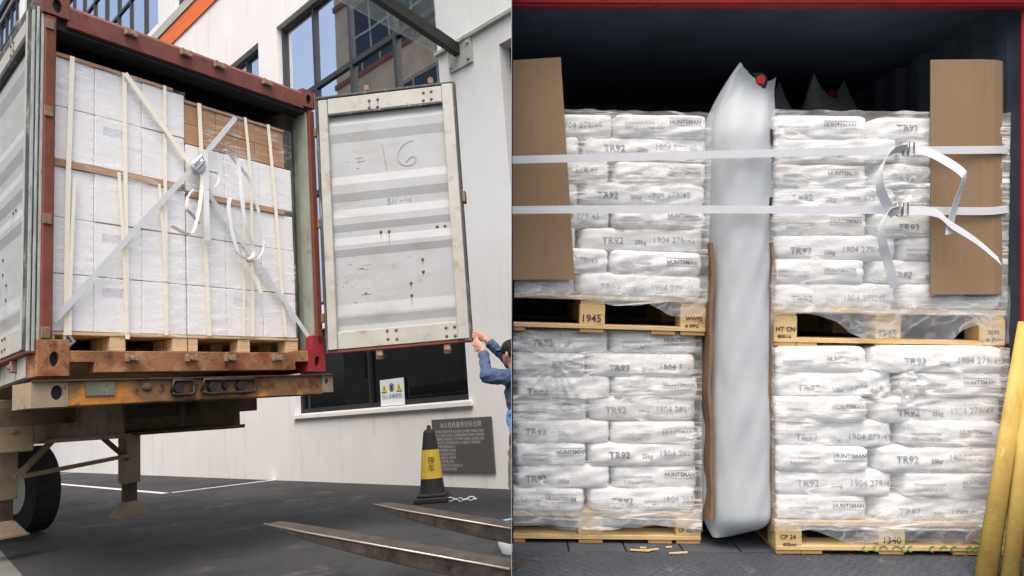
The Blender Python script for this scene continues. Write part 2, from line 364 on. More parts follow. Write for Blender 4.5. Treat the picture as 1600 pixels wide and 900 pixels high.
# =================================================================== BUILDING beside the yard
def holed_wall(x0, x1, z0, z1, holes, y0=0, th=.3):
    """front face at y0 with rectangular openings and their reveals"""
    xs = sorted({x0, x1, *[h[0] for h in holes], *[h[1] for h in holes]}); zs = sorted({z0, z1, *[h[2] for h in holes], *[h[3] for h in holes]})
    b = MB()
    for i in range(len(xs) - 1):
        for j in range(len(zs) - 1):
            cx = (xs[i] + xs[i + 1]) / 2; cz = (zs[j] + zs[j + 1]) / 2
            if any(h[0] < cx < h[1] and h[2] < cz < h[3] for h in holes): continue
            b.add([(xs[i], y0, zs[j]), (xs[i + 1], y0, zs[j]), (xs[i + 1], y0, zs[j + 1]), (xs[i], y0, zs[j + 1])], [(0, 1, 2, 3)])
    for h in holes:
        a, c, d, e = h
        b.add([(a, y0, d), (c, y0, d), (c, y0, e), (a, y0, e), (a, y0 + th, d), (c, y0 + th, d), (c, y0 + th, e), (a, y0 + th, e)],
              [(0, 4, 5, 1), (1, 5, 6, 2), (2, 6, 7, 3), (3, 7, 4, 0)])
    b.add([(x0, y0, z0), (x0, y0 + 9, z0), (x0, y0 + 9, z1), (x0, y0, z1), (x1, y0, z0), (x1, y0 + 9, z0), (x1, y0 + 9, z1), (x1, y0, z1)],
          [(0, 1, 2, 3), (4, 7, 6, 5), (3, 2, 6, 7), (1, 5, 6, 2)])
    return b
def window(parent, x0, x1, z0, z1, mulls, trans, depth, pm='pane', fm='window_frame', fw=.09, label=None):
    """window part: frame mesh + one pane sub-part per light"""
    f = MB(); xs = [x0] + mulls + [x1]; zs = [z0] + trans + [z1]; y0, y1 = depth - .05, depth + .06
    for i, x in enumerate(xs):
        ww = fw * (.75 if 0 < i < len(xs) - 1 else 1)
        f.box(x - (0 if i == 0 else ww / 2 if i < len(xs) - 1 else ww), x + (ww if i == 0 else ww / 2 if i < len(xs) - 1 else 0), y0, y1, z0, z1)
    for j, z in enumerate(zs):
        f.box(x0 + .002, x1 - .002, y0 + .008, y1 - .004, z - (0 if j == 0 else fw / 2 if j < len(zs) - 1 else fw), z + (fw if j == 0 else fw / 2 if j < len(zs) - 1 else 0))
    o = obj('window', f, fm, parent)
    for i in range(len(xs) - 1):
        for j in range(len(zs) - 1):
            p = MB(); p.box(xs[i] + .02, xs[i + 1] - .02, depth, depth + .012, zs[j] + .02, zs[j + 1] - .02)
            q = obj('pane', p, pm, o)
            a = .006; q.matrix_local = T(xs[i], depth, zs[j]) @ RZ(random.uniform(-a, a)) @ RX(random.uniform(-a, a)) @ T(-xs[i], -depth, -zs[j])
    return o
bl = thing('office_building', 'white rendered building with dark framed windows and orange band behind the container', 'building', MW)
HOLES = [(-5.72, -1.04, 2.95, 8.55), (-7.95, -6.46, 4.6, 8.55), (-5.45, -.88, 1.15, 2.55), (.2, 1.55, 0, 5.77),
         (-25.6, -11.72, 11.25, 19.25), (-39, -26.5, 11.25, 19.25), (-10.55, -6.0, 11.05, 14.0)]
obj('wall', holed_wall(-42, 2.4, 0, 19.4, HOLES), 'plaster', bl)
window(bl, -5.72, -1.04, 2.95, 8.55, [-4.57, -3.42, -2.2], [5.0, 6.96], .16)
window(bl, -7.95, -6.46, 4.6, 8.55, [-7.2], [6.96], .16)
window(bl, -5.45, -.88, 1.15, 2.55, [-3.3], [], .14, 'pane_dark', 'dark_frame', .08)
window(bl, .2, 1.55, 0, 5.77, [], [2.6], .24, 'pane_dark', 'dark_frame')
window(bl, -25.6, -11.72, 11.25, 19.25, [-24.6, -23.6, -22.6, -21.5, -20.4, -19.3, -18.2, -17.1, -16.0, -14.9, -13.9, -12.8], [12.9, 14.3, 15.6, 16.8, 18.0], .1)
window(bl, -39, -26.5, 11.25, 19.25, [-37.5, -36, -34.6, -33.4, -32.2, -31.2, -30.2, -29.2, -28.3, -27.4], [12.9, 14.3, 15.6, 16.8, 18.0], .1)
window(bl, -10.55, -6.0, 11.05, 14.0, [-9.4, -8.2, -7.1], [], .12)
b = MB(); b.box(-12, -5.95, -.035, .02, 10.30, 10.74); obj('orange_band', b, 'orange_paint', bl)
b = MB(); b.box(-12.0, -5.9, -.06, .02, 10.78, 11.02); obj('sill_band', b, 'grey_steel', bl)
b = MB(); b.box(-5.5, -.8, -.05, .02, 1.07, 1.13); obj('window_sill', b, 'plaster', bl)
b = MB(); b.box(-42.05, 2.45, -.12, .3, 19.4, 19.75); obj('parapet', b, 'dark_frame', bl)
# glass canopy on steel arms
cn = MB(); cn.bar((-.58, .02, 5.98), (-.33, -2.5, 6.42), .10, .16); cp = obj('canopy', cn, 'canopy_steel', bl)
for x0, x1 in ((-1.05, .62), (.64, 2.3)):
    p = MB(); p.add([(x0, -.02, 6.14), (x1, -.02, 6.14), (x1, -2.6, 6.56), (x0, -2.6, 6.56), (x0, -.02, 6.16), (x1, -.02, 6.16), (x1, -2.6, 6.58), (x0, -2.6, 6.58)],
                    [(3, 2, 1, 0), (4, 5, 6, 7), (0, 1, 5, 4), (1, 2, 6, 5), (2, 3, 7, 6), (3, 0, 4, 7)]); obj('glass_sheet', p, 'canopy_glass', cp)
p = MB(); p.box(-.78, -.3, -.04, .01, 5.72, 6.12)
for x in (-.72, -.36):
    for z in (5.8, 6.03): p.box(x - .025, x + .025, -.065, -.035, z - .025, z + .025)
obj('bracket', p, 'grey_steel', cp)
p = MB(); p.box(-1.06, 2.3, -.06, .0, 6.085, 6.135); obj('wall_channel', p, 'grey_steel', cp)

# building opposite, seen mirrored in the glass
ob = thing('opposite_building', 'beige building with dark windows and red bands mirrored in the glass facade', 'building', MW @ T(0, -12, 0) @ RZ(PI))
oh = [(x, 21.57, z, z + 2.85) for z, x in ((17.0, 14.6), (12.3, 13.2), (7.6, 14.6), (2.6, 14.6))]
obj('wall', holed_wall(13.0, 23.2, 0, 24, oh), 'beige_render', ob)
for h in oh: window(ob, *h, [m_ for m_ in (15.1, 16.7, 18.2, 19.65, 21.1) if m_ > h[0] + .2], [h[2] + 1.25], .12, 'pane_dark', 'grey_steel', .07)
for z in (16.7, 12.0, 7.3, 20.9): b = MB(); b.box(12.95, 23.25, -.09, .02, z, z + .26); obj('red_band', b, 'container_red', ob)

# plaque and warning sign
pq = thing('wall_plaque', 'grey stone plaque with pale lettering on the white wall by the bollard', 'plaque', MW @ T(-1.06, 0, .555))
b = MB(); b.box(-.61, .61, -.03, -.002, -.36, .36); obj('stone_slab', b, 'plaque_stone', pq, bevel=.006)
FX = RX(PI / 2)
text_part('heading', '永久性质量责任标志牌', .085, 'plaque_ink', pq, T(0, -.0315, .27) @ FX)
rr = random.Random(3)
for k in range(11):
    n = rr.choice((22, 24, 25, 18)) if k < 4 else rr.choice((10, 13, 9, 15)); s = ''.join(rr.choice('工程名称建设单位设计施工监理质量责任开竣日期') for _ in range(n))
    tm = text_mesh(s, .042); wdt = max(v.co.x for v in tm.vertices)
    text_part('text_line', s, .042, 'plaque_ink', pq, T(-.54 + wdt, -.0315, .185 - k * .05) @ FX)
sg = thing('warning_sign', 'white notice with yellow warning triangles in the dark window', 'sign', MW @ T(-2.72, .10, 1.36))
b = MB(); b.box(-.3, .3, -.012, 0, -.2, .2); obj('board', b, 'sign_white', sg)
for x in (-.19, .19):
    b = MB(); b.prism([(x - .075, .0), (x + .075, .0), (x, .14)], 1, -.0145, -.0125); tr = obj('warning_triangle', b, 'sign_yellow', sg)
    b = MB(); b.prism([(x - .055, .012), (x - .063, .0), (x + .063, 0), (x + .055, .012)], 1, -.0165, -.0148); b.prism([(x - .012, .04), (x + .012, .04), (x + .006, .095), (x - .006, .095)], 1, -.0165, -.0148); obj('symbol', b, 'bollard_black', tr)
b = MB()
for k in range(20):
    a0, a1 = 2 * PI * k / 20, 2 * PI * (k + 1) / 20
    b.add([(.065 * math.cos(a0), -.0135, .07 + .065 * math.sin(a0)), (.065 * math.cos(a1), -.0135, .07 + .065 * math.sin(a1)), (.05 * math.cos(a1), -.0135, .07 + .05 * math.sin(a1)), (.05 * math.cos(a0), -.0135, .07 + .05 * math.sin(a0))], [(0, 1, 2, 3)])
b.box(-.03, .03, -.0145, -.013, .03, .11); obj('ring_symbol', b, 'bollard_black', sg, fix=False)
text_part('lettering', '当心车辆危险', .085, 'bollard_black', sg, T(0, -.0135, -.07) @ FX)

# parking bollard with chain by the wall
bo = thing('parking_bollard', 'black and yellow warning cone standing by the wall below the plaque', 'bollard', T(-1.12, 9.02, 0))
b = MB(); b.box(-.2, .2, -.2, .2, 0, .06); b.box(-.17, .17, -.17, .17, .06, .1); obj('base', b, 'bollard_black', bo, bevel=.012)
b = MB(); prof = [(.15, .1), (.135, .22), (.12, .34), (.095, .62), (.07, .8), (.05, .83)]
b.tube([(0, 0, z) for r_, z in prof], [r_ for r_, z in prof], 16); obj('cone', b, 'bollard_black', bo, smooth=False)
b = MB(); b.tube([(0, 0, .27), (0, 0, .60)], [.131, .1], 16, cap=False); obj('yellow_sleeve', b, 'bollard_yellow', bo, fix=False)
text_part('lettering', '停\n车', .09, 'bollard_black', bo, T(.02, -.124, .43) @ RZ(-.1) @ RX(PI / 2 - .1))
b = MB(); b.tube([(0, 0, .83), (0, 0, .88)], [.03, .02], 10); obj('top_knob', b, 'bollard_black', bo)
ch = MB(); R2 = random.Random(5)
pts = [(.18 + .06 * i + R2.uniform(-.02, .02), -.16 - .02 * i + .07 * math.sin(i * 1.7), .012) for i in range(7)]
for i in range(6):
    p, q = Vector(pts[i]), Vector(pts[i + 1]); c = (p + q) / 2; d = (q - p).normalized(); s = Vector((-d.y, d.x, 0)) if i % 2 else Vector((0, 0, 1))
    ch.tube([c + d * .042 * math.cos(t) + s * .02 * math.sin(t) + Vector((0, 0, .012)) for t in [2 * PI * k / 12 for k in range(13)]], .007, 5, cap=False)
tag(obj('plastic_chain', ch, 'chain_white', M=None), 'white plastic chain lying on the ground beside the bollard', 'chain').location = (-1.12, 9.02, 0)

# =================================================================== LEFT CONTAINER
ct = thing('shipping_container', 'rusty red shipping container with open doors on a chassis, loaded with white cartons', 'container', ML)
W, H, LEN = 2.438, 2.708, 12.0
b = MB(); b.box(.012, .085, .0, .075, .20, 2.56); obj('corner_post', b, 'post_red', ct, bevel=.006)
b = MB(); b.box(2.362, 2.43, 0, .075, .25, 2.52); obj('corner_post', b, 'post_red', ct, bevel=.006)
b = MB(); b.box(2.345, 2.361, .03, .16, .19, 2.5); obj('post_flange', b, 'interior_grey', ct)
b = MB(); b.prism([(0, 2.52), (0, 2.66), (.03, 2.695), (.2, 2.695), (.2, 2.64), (.035, 2.60), (.035, 2.52)], 0, .16, 2.3); obj('header_beam', b, 'container_red', ct)
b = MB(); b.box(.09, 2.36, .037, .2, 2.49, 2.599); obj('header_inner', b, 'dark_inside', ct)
b = MB(); b.prism([(0, .17), (0, .018), (.1, .018), (.1, .17)], 0, .36, 2.1); b.box(.19, .36, .0, .1, .09, .17); b.box(2.1, 2.25, .0, .1, .09, .188); obj('door_sill', b, 'sill_rust', ct, bevel=.004)
# castings
for x0, x1, z0, z1, m in ((.0, .19, .0, .245, 'sill_rust'), (2.25, W, .0, .2, 'bright_red'), (0, .17, 2.57, H + .03, 'container_red'), (2.29, W, 2.545, H + .01, 'container_red')):
    b = MB(); b.ovalplate(x0, x1, z0, z1, -.006, .03, (x0 + x1) / 2, (z0 + z1) / 2 - .01, .032, .052); b.box(x0, x1, .031, .17, z0, z1)
    b.box(x0 - .006, x0 - .0005, -.004, .168, z0 + .002, z1 - .002)
    c = obj('corner_casting', b, m, ct)
    b = MB(); b.box((x0 + x1) / 2 - .04, (x0 + x1) / 2 + .04, .026, .0305, (z0 + z1) / 2 - .07, (z0 + z1) / 2 + .05); obj('casting_hole', b, 'valve_black', c)
b = MB(); b.box(2.30, 2.43, .0, .09, .2, .33); obj('red_gusset', b, 'bright_red', ct)
# locking-rod keepers
def keeper(x, z, y=-.001):
    b = MB(); b.box(x - .045, x + .045, y - .012, y, z - .012, z + .02); b.box(x - .05, x - .028, y - .05, y - .012, z - .028, z + .028); b.box(x + .026, x + .052, y - .04, y - .012, z - .022, z + .03); b.box(x - .012, x + .012, y - .045, y - .012, z - .02, z + .008)
    obj('rod_keeper', b, 'lug', ct, bevel=.004)
for x in (.61, 1.08, 1.42, 1.885): keeper(x, .118); 
for x in (.61, 1.07, 1.38, 1.87): keeper(x, 2.63)
# shell
def corrug(n, y0, y1, x, dx, z0, z1):
    b = MB(); pts = []; st = (y1 - y0) / n
    for i in range(n):
        y = y0 + i * st
        pts += [(y, x), (y + st * .25, x), (y + st * .5, x + dx), (y + st * .75, x + dx)]
    pts.append((y1, x))
    v = [(p[1], p[0], z) for z in (z0, z1) for p in pts]; k = len(pts)
    b.add(v, [(i, i + 1, k + i + 1, k + i) for i in range(k - 1)]); return b
obj('side_wall', corrug(36, 1.5, LEN, .31, .035, .16, 2.6), 'grey_steel', ct, fix=False)
b = MB(); b.add([(.05, .12, .16), (.31, 1.5, .16), (.31, 1.5, 2.6), (.05, .12, 2.6)], [(0, 1, 2, 3)]); obj('wall_return', b, 'grey_steel', ct, fix=False)
obj('side_wall', corrug(40, .16, LEN, 2.36, .035, .16, 2.6), 'interior_grey', ct, fix=False)
b = MB(); b.prism([(.0, .17), (.3, 1.5), (.3, LEN), (.36, LEN), (.36, 1.5), (.06, .17)], 2, .01, .16); obj('bottom_rail', b, 'grey_steel', ct); b = MB(); b.box(2.37, W, .13, LEN, .01, .16); obj('bottom_rail', b, 'post_red', ct)
b = MB(); b.prism([(.05, .18), (.32, 1.5), (.32, LEN), (.38, LEN), (.38, 1.5), (.11, .18)], 2, 2.58, 2.64); obj('top_rail', b, 'grey_steel', ct); b = MB(); b.box(2.37, W, .17, LEN, 2.6, 2.7); obj('top_rail', b, 'container_red', ct)
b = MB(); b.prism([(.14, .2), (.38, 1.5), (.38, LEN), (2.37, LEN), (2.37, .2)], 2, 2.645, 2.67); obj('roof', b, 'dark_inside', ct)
b = MB(); b.prism([(.1, .1), (.36, 1.5), (.36, LEN), (2.36, LEN), (2.36, .1)], 2, .12, .165); obj('floor', b, 'timber_dark', ct)
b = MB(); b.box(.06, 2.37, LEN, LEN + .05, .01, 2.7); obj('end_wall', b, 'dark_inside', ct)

# doors (x from hinge, s = side the inner face looks to)
PROF = [(z_, q_ * .58) for z_, q_ in [(2.44, 0), (2.40, 0), (2.34, .03), (2.258, .03), (2.168, 0), (1.833, 0), (1.75, .03), (1.663, .03), (1.582, 0), (1.508, 0), (1.427, .03), (1.36, .03), (1.291, 0), (1.235, 0), (1.16, .03), (1.119, .03), (1.05, 0), (.60, 0), (.50, .028), (.478, .028), (.40, 0), (.35, 0)]]
BOLTS = [(.533, 2.545), (.616, 2.548), (1.065, 2.561), (1.141, 2.565), (.53, 2.476), (.612, 2.474), (1.06, 2.484), (1.136, 2.488), (.591, .318), (.675, .317), (1.136, .3), (1.215, .3), (.593, .241), (.677, .236), (1.137, .222), (1.216, .218)]
PBOLTS = [(.568, 1.26), (.647, 1.256), (1.107, 1.256), (1.18, 1.254), (.949, .958), (.948, .843), (.827, .746), (.826, .632)]
DW, D0, D1 = 1.368, .165, 2.632
def profz(z):
    for (za, ya), (zb, yb) in zip(PROF, PROF[1:]):
        if zb <= z <= za: return ya + (yb - ya) * (za - z) / (za - zb)
    return 0
def door(M, s, label):
    b = MB(); k = len(PROF)
    y = lambda q: s * (-.012 + q)
    b.add([(x, y(q), z) for x in (.115, DW - .115) for z, q in PROF], [(i, i + 1, k + i + 1, k + i) for i in range(k - 1)])
    b.box(.03, DW - .03, min(-s * .03, -s * .05), max(-s * .03, -s * .05), D0 + .03, D1 - .03)
    d = obj('door', b, 'door_white', ct, M, fix=False); d['label'] = label
    def bx(x0, x1, q0, q1, z0, z1, nm, m, bev=.005):
        t = MB(); t.box(x0, x1, min(s * q0, s * q1), max(s * q0, s * q1), z0, z1); return obj(nm, t, m, d, bevel=bev)
    bx(.03, .118, -.03, .045, D0 + .02, D1 - .03, 'stile', 'door_trim'); bx(DW - .125, DW - .02, -.03, .046, D0 + .02, D1 - .012, 'stile', 'door_trim')
    bx(.12, DW - .127, -.03, .034, 2.455, D1 - .02, 'rail', 'door_trim'); bx(.12, DW - .127, -.03, .034, D0 + .02, .345, 'rail', 'door_trim')
    [bx(x_, .022, q0, q1, D0, D1 - .02, 'gasket', m_, .003) for x_, q0, q1, m_ in ((.0, -.045, -.026, 'gasket_pale'), (.008, -.0255, -.016, 'gasket'), (-.004, -.0155, .002, 'gasket_pale'), (.01, .0025, .01, 'gasket'), (.0, .0105, .03, 'gasket_pale'))] if s > 0 else bx(.0, .022, -.045, .03, D0, D1 - .02, 'gasket', 'gasket'); bx(.023, .029, -.03, .052, D0 + .01, D1 - .02, 'gasket', 'gasket')
    bx(DW - .018, DW, -.05, .04, D0 - .012, D1 + .012, 'gasket', 'gasket'); bx(0, DW - .02, -.045, .036, D1 - (.01 if s < 0 else .06), D1 + .012, 'gasket', 'gasket'); bx(0, DW - .02, -.045, .03, D0 - .012, D0 + .012, 'gasket', 'post_red')
    bx(.121, DW - .128, .0, .036, 2.440 if s < 0 else 2.41, 2.453, 'gasket', 'gasket', 0)
    for grp in (BOLTS, PBOLTS):
        t = MB()
        for x, z in grp:
            yy = .034 if grp is BOLTS else profz(z) - .012
            t.ball((x, s * yy, z), .0155, .009, .0155, 10, 6)
            t.ball((x, s * (yy - .004), z), .021, .006, .021, 10, 4)
        obj('bolts', t, 'bolt', d, smooth=True)['kind'] = 'stuff'
    t = MB()
    for i, (x, z) in enumerate(PBOLTS[:2] + PBOLTS[4:] + BOLTS[:2]):
        zz, L = z - .02, (.05, .13, .03, .02, .04, .09, .05, .04)[i]
        for kk in range(4):
            za, zb = zz - L * kk / 4, zz - L * (kk + 1) / 4; yy = lambda q: s * ((profz(q) - .012 if z < 2 else .034) + .0015); wd = .005 * (1 - kk / 5)
            t.add([(x - wd, yy(za), za), (x + wd, yy(za), za), (x + wd * .8, yy(zb), zb), (x - wd * .8, yy(zb), zb)], [(0, 1, 2, 3)])
    obj('rust_runs', t, 'rust_stain', d, fix=False)['kind'] = 'stuff'
    # scuffs and scratches
    t = MB(); R = random.Random(11 if s < 0 else 12)
    for _ in range(46):
        x = R.uniform(.2, .42) if R.random() < .7 else R.uniform(.15, 1.2); z = R.uniform(.55, 1.0) if R.random() < .75 else R.uniform(1.05, 2.2)
        L = R.uniform(.004, .03) if R.random() < .85 else R.uniform(.05, .11); h = R.uniform(.002, .006); yy = s * (profz(z) - .0095)
        if abs(profz(z) - profz(z - .01)) > .001: continue
        t.add([(x, yy, z), (x + L, yy, z + R.uniform(-.004, .004)), (x + L, yy, z + h), (x, yy, z + h * .4)], [(0, 1, 2, 3)])
    obj('scuff_marks', t, 'rust_stain' if s > 0 else 'ink', d, fix=False)['kind'] = 'stuff'
    for x in (.5, 1.13):
        t = MB(); t.box(x - .03, x + .03, -.02, .02, D0 - .1, D0 - .014); t.box(x - .02, x + .035, -.035, .035, D0 - .075, D0 - .045)
        obj('rod_cam', t, 'lug', d, bevel=.006)
        t = MB(); t.box(x - .02, x + .03, -.025, .025, D1 + .014, D1 + .085); obj('rod_cam', t, 'lug', d, bevel=.012)
    return d
dr = door(T(W - .005, -.035, 0) @ RZ(-1.06871), -1, 'grey white corrugated door swung open with 16 written on it')
dl = door(T(-.03, .03, 0) @ RZ(1.38629), 1, 'grey white door folded back along the container side')
for z in (.25, 1.03, 1.80, 2.45):
    t = MB(); t.box(.008, .066, -.012, -.001, z, z + .075); obj('hinge', t, 'brass', ct, bevel=.003)
for d, zs, s in ((dr, (.45, 1.35, 2.25), -1),):
    for z in zs:
        t = MB(); t.box(-.034, -.002, min(-s * .02, s * .03), max(-s * .02, s * .03), z, z + .085); obj('hinge', t, 'brass', d, bevel=.006)
t = MB(); t.box(DW + .002, DW + .03, -.05, .04, 1.45, 1.56); obj('door_handle_bracket', t, 'brass', dr, bevel=.005)
# handwriting on the right door
def stroke(pts, wd=.006):
    t = MB(); P = [Vector((x, -(profz(z) - .012) - .003, z)) for x, z in pts]
    Q = []
    for p, q in zip(P, P[1:]): Q += [p, p.lerp(q, .5)]
    Q.append(P[-1]); t.ribbon(Q, wd, .001); return t
def writing(strokes, nm, wd=.005):
    t = MB()
    for s in strokes: q = stroke(s, wd); t.add(q.v, q.f)
    obj(nm, t, 'pencil', dr)
writing([[(.625, 2.11), (.643, 1.98), (.655, 1.858)]], 'handwritten_numeral')
writing([[(.926, 2.114), (.885, 2.11), (.85, 2.097), (.815, 2.068), (.79, 2.033), (.772, 1.995), (.767, 1.96), (.78, 1.92), (.801, 1.892), (.83, 1.878), (.862, 1.873), (.9, 1.878), (.925, 1.891), (.944, 1.915), (.946, 1.94), (.93, 1.955), (.91, 1.956), (.875, 1.94), (.845, 1.906)]], 'handwritten_numeral')
writing([[(.654, 1.575), (.65, 1.515)], [(.654, 1.575), (.678, 1.57), (.658, 1.55), (.682, 1.53), (.65, 1.515)], [(.693, 1.517), (.703, 1.574), (.724, 1.52), (.741, 1.577)], [(.769, 1.54), (.8, 1.542)], [(.821, 1.577), (.819, 1.54), (.862, 1.545)], [(.87, 1.575), (.865, 1.512)]], 'handwritten_code', .005)
writing([[(.36, 2.0), (.43, 2.005)], [(.37, 1.965), (.46, 1.97)], [(.39, 2.02), (.4, 1.94)]], 'pencil_mark', .004)

# =================================================================== CHASSIS under the container
cs = thing('container_chassis', 'rusty orange and brown trailer chassis carrying the red container', 'trailer', ML)
b = MB(); b.box(.2, 2.42, .03, .3, -.205, -.03); bo_ = obj('rear_bolster', b, 'chassis_paint', cs, bevel=.006)
b = MB(); b.ovalplate(-.03, .2, -.205, -.036, .028, .06, .13, -.11, .04, .05); b.box(-.03, .2, .061, .3, -.205, -.036); o = obj('bolster_end', b, 'chassis_tan', cs); b = MB(); b.box(.08, .18, .055, .0605, -.17, -.05); obj('hole', b, 'valve_black', o)
b = MB(); b.ovalplate(2.42, 2.55, -.19, -.02, .028, .06, 2.475, -.09, .02, .028); b.box(2.42, 2.55, .061, .3, -.19, -.02); o = obj('bolster_end', b, 'chassis_tan', cs); b = MB(); b.box(2.45, 2.5, .055, .0605, -.13, -.05); obj('hole', b, 'valve_black', o)
b = MB(); b.box(-.03, 2.55, .0, .032, -.034, -.026); obj('top_lip', b, 'chassis_dark', cs)
b = MB(); b.box(.31, .51, .018, .029, -.14, -.045); obj('registration_plate', b, 'green_plate', cs)
for x0, x1 in ((.93, 1.12), (1.18, 1.68)):
    z0, z1 = -.16, -.05; pts = [(x0, .0, z0 + .02), (x0 + .02, .0, z1), (x1 - .02, .0, z1), (x1, .0, z0 + .02), (x1 - .03, .0, z0), (x0 + .03, 0, z0), (x0, .0, z0 + .02)]
    b = MB(); b.tube(pts, .014, 8); lb = obj('lamp_guard', b, 'lamp_black', cs, smooth=True)
    for k, x in enumerate([x0 + .06] if x1 < 1.2 else [x0 + .1, x0 + .22, x0 + .36]):
        b = MB(); b.tube([(x, .03, -.105), (x, -.004, -.105)], [.045, .04] if k % 2 == 0 else [.03, .022], 14); obj('lamp', b, 'lamp_black', lb)
b = MB(); b.ball((.75, .02, -.09), .04, .012, .03); obj('weld_boss', b, 'chassis_dark', cs)
for x in (.72, 1.72):
    b = MB(); b.box(x - .06, x + .06, .3, 11, -.12, -.09); b.box(x - .012, x + .012, .3, 11, -.42, -.12); b.box(x - .06, x + .06, .3, 11, -.45, -.42); obj('main_rail', b, 'chassis_dark', cs)
for y in (1.0, 2.2, 3.4, 4.6, 5.8): b = MB(); b.box(-.0, 2.43, y, y + .1, -.3, -.16); obj('cross_member', b, 'chassis_dark', cs)
for x, m in ((.9, 'chassis_tan'), (2.09, 'chassis_tan')):
    b = MB(); b.box(x - .08, x + .08, 2.65, 2.82, -.95, -.16); lg = obj('landing_leg', b, m, cs, bevel=.008)
    b = MB(); b.box(x - .055, x + .055, 2.68, 2.79, -1.24, -.95); obj('inner_leg', b, 'chassis_dark', lg)
    b = MB(); b.add([(x - .06, 2.67, -1.14), (x + .06, 2.67, -1.14), (x + .06, 2.8, -1.14), (x - .06, 2.8, -1.14), (x - .15, 2.6, -1.27), (x + .15, 2.6, -1.27), (x + .15, 2.87, -1.27), (x - .15, 2.87, -1.27)], [(0, 1, 2, 3), (7, 6, 5, 4), (0, 4, 5, 1), (1, 5, 6, 2), (2, 6, 7, 3), (3, 7, 4, 0)]); b.box(x - .16, x + .16, 2.59, 2.88, -1.29, -1.27); obj('foot', b, 'chassis_tan', lg)
b = MB(); b.bar((.95, 2.64, -.76), (1.46, 2.64, -.25), .05, .05, (0, 1, 0)); obj('brace', b, 'chassis_tan', cs)
b = MB(); b.bar((.98, 2.63, -.75), (2.02, 2.63, -.66), .04, .045, (0, 1, 0)); obj('brace', b, 'chassis_tan', cs)
b = MB(); b.bar((2.03, 2.66, -.7), (1.56, 2.66, -.25), .04, .045, (0, 1, 0)); obj('brace', b, 'chassis_dark', cs)
b = MB(); b.box(.28, .56, 1.35, 1.5, -.5, -.08); obj('tool_box', b, 'chassis_tan', cs, bevel=.01)
b = MB(); b.tube([(1.19, .3, -.2), (1.19, .3, -.3)], [.03, .035], 8); b.tube([(1.19, .3, -.3), (1.2, .3, -.36), (1.185, .3, -.4)], [.03, .02, .008], 8); obj('tow_hook', b, 'lamp_black', cs)
def wheel(x, y):
    r = .5; b = MB(); b.tube([(x - .15, y, r - 1.49), (x - .13, y, r - 1.49), (x + .13, y, r - 1.49), (x + .15, y, r - 1.49)], [.42, .5, .5, .42], 28); wh = obj('wheel', b, 'rubber', cs)
    b = MB(); b.tube([(x - .16, y, r - 1.49), (x - .155, y, r - 1.49), (x - .152, y, r - 1.49)], [.26, .27, .1], 20); obj('rim', b, 'grey_steel', wh)
for y in (4.6, 5.9):
    for x in (.25, 1.9): wheel(x, y)

# =================================================================== LOAD in the left container
SH = {}
def carton(a0, a1, c0, c1, label, m='carton_white', b0=.115, dep=.5, group=None, prints=0):
    dep = .15 if a0 < .1 else dep
    k = (round(a1 - a0, 3), round(c1 - c0, 3), m)
    g_ = .002
    if k not in SH:
        b = MB(); wx, hz = (a1 - a0) / 2 - g_, (c1 - c0) / 2 - .003; b.box(-wx, wx, 0, dep, -hz, hz)
        SH[k] = obj('tmp', b, m, bevel=.0035).data; bpy.data.objects.remove(bpy.data.objects['tmp'])
    o = bpy.data.objects.new('carton', SH[k]); COL.objects.link(o)
    o.matrix_world = ML @ T((a0 + a1) / 2, b0 + random.uniform(0, .008), (c0 + c1) / 2) @ RZ(random.uniform(-.006, .006)) @ RY(random.uniform(-.004, .004))
    tag(o, label, 'carton', group)
    # tape seam and staples (parts)
    if m == 'carton_white' and prints:
        t = MB(); R = random.Random(int(a0 * 100 + c0 * 999))
        for r_ in range(5):
            x = -.12
            while x < .02: L = R.uniform(.006, .03); t.add([(x, -.0012, .12 - r_ * .014), (x + L, -.0012, .12 - r_ * .014), (x + L, -.0012, .126 - r_ * .014), (x, -.0012, .126 - r_ * .014)], [(0, 1, 2, 3)]); x += L + R.uniform(.004, .01)
        obj('printed_lines', t, 'carton_print', o, fix=False)['kind'] = 'stuff'
    if m == 'carton_white':
        t = MB(); wx = (a1 - a0) / 2 - .02
        for k2 in range(5): z = -(c1 - c0) / 2 + .05 + k2 * (c1 - c0 - .1) / 4; t.box(wx - .003, wx + .003, -.002, .001, z - .004, z + .004)
        obj('staples', t, 'ink_staple', o)['kind'] = 'stuff'
    return o
AC = [.075, .41, .772, 1.135]; BC = [1.145, 1.505, 1.866, 2.222]
colw = ['left', 'second', 'third', 'fourth', 'fifth', 'right']
ROWS = [.315, .722, 1.128, 1.50]
names = ['bottom row', 'second row from the pallets', 'third row from the pallets', 'fourth row from the pallets', 'top row of the tall left block']
for ci in range(3):
    for ri, (c0, c1) in enumerate([(.315, .722), (.722, 1.128), (1.128, 1.497), (1.552, 1.95), (1.95, 2.325)]):
        carton(AC[ci], AC[ci + 1], c0, c1, f'white carton in the {colw[ci]} column, {names[ri]}', prints=(ci == 1 and ri < 2) or (ci, ri) == (1, 3))
    for ri, (c0, c1) in enumerate([(.315, .722), (.722, 1.128), (1.128, 1.455), (1.505, 1.908)]):
        carton(BC[ci], BC[ci + 1], c0, c1, f'white carton in the {colw[ci + 3]} column, {["bottom row", "second row from the pallets", "third row from the pallets", "row under the brown boxes"][ri]}', prints=(ci == 1 and ri == 0))
bcols = [1.14, 1.44, 1.655, 1.83, 2.155]
for i in range(4):
    for j, (c0, c1) in enumerate(((1.915, 2.09), (2.09, 2.265))):
        carton(bcols[i], bcols[i + 1], c0, c1, f'brown carton, {["first", "second", "third", "fourth"][i]} from the left in the {["lower", "upper"][j]} brown row', 'carton_brown', b0=.125)
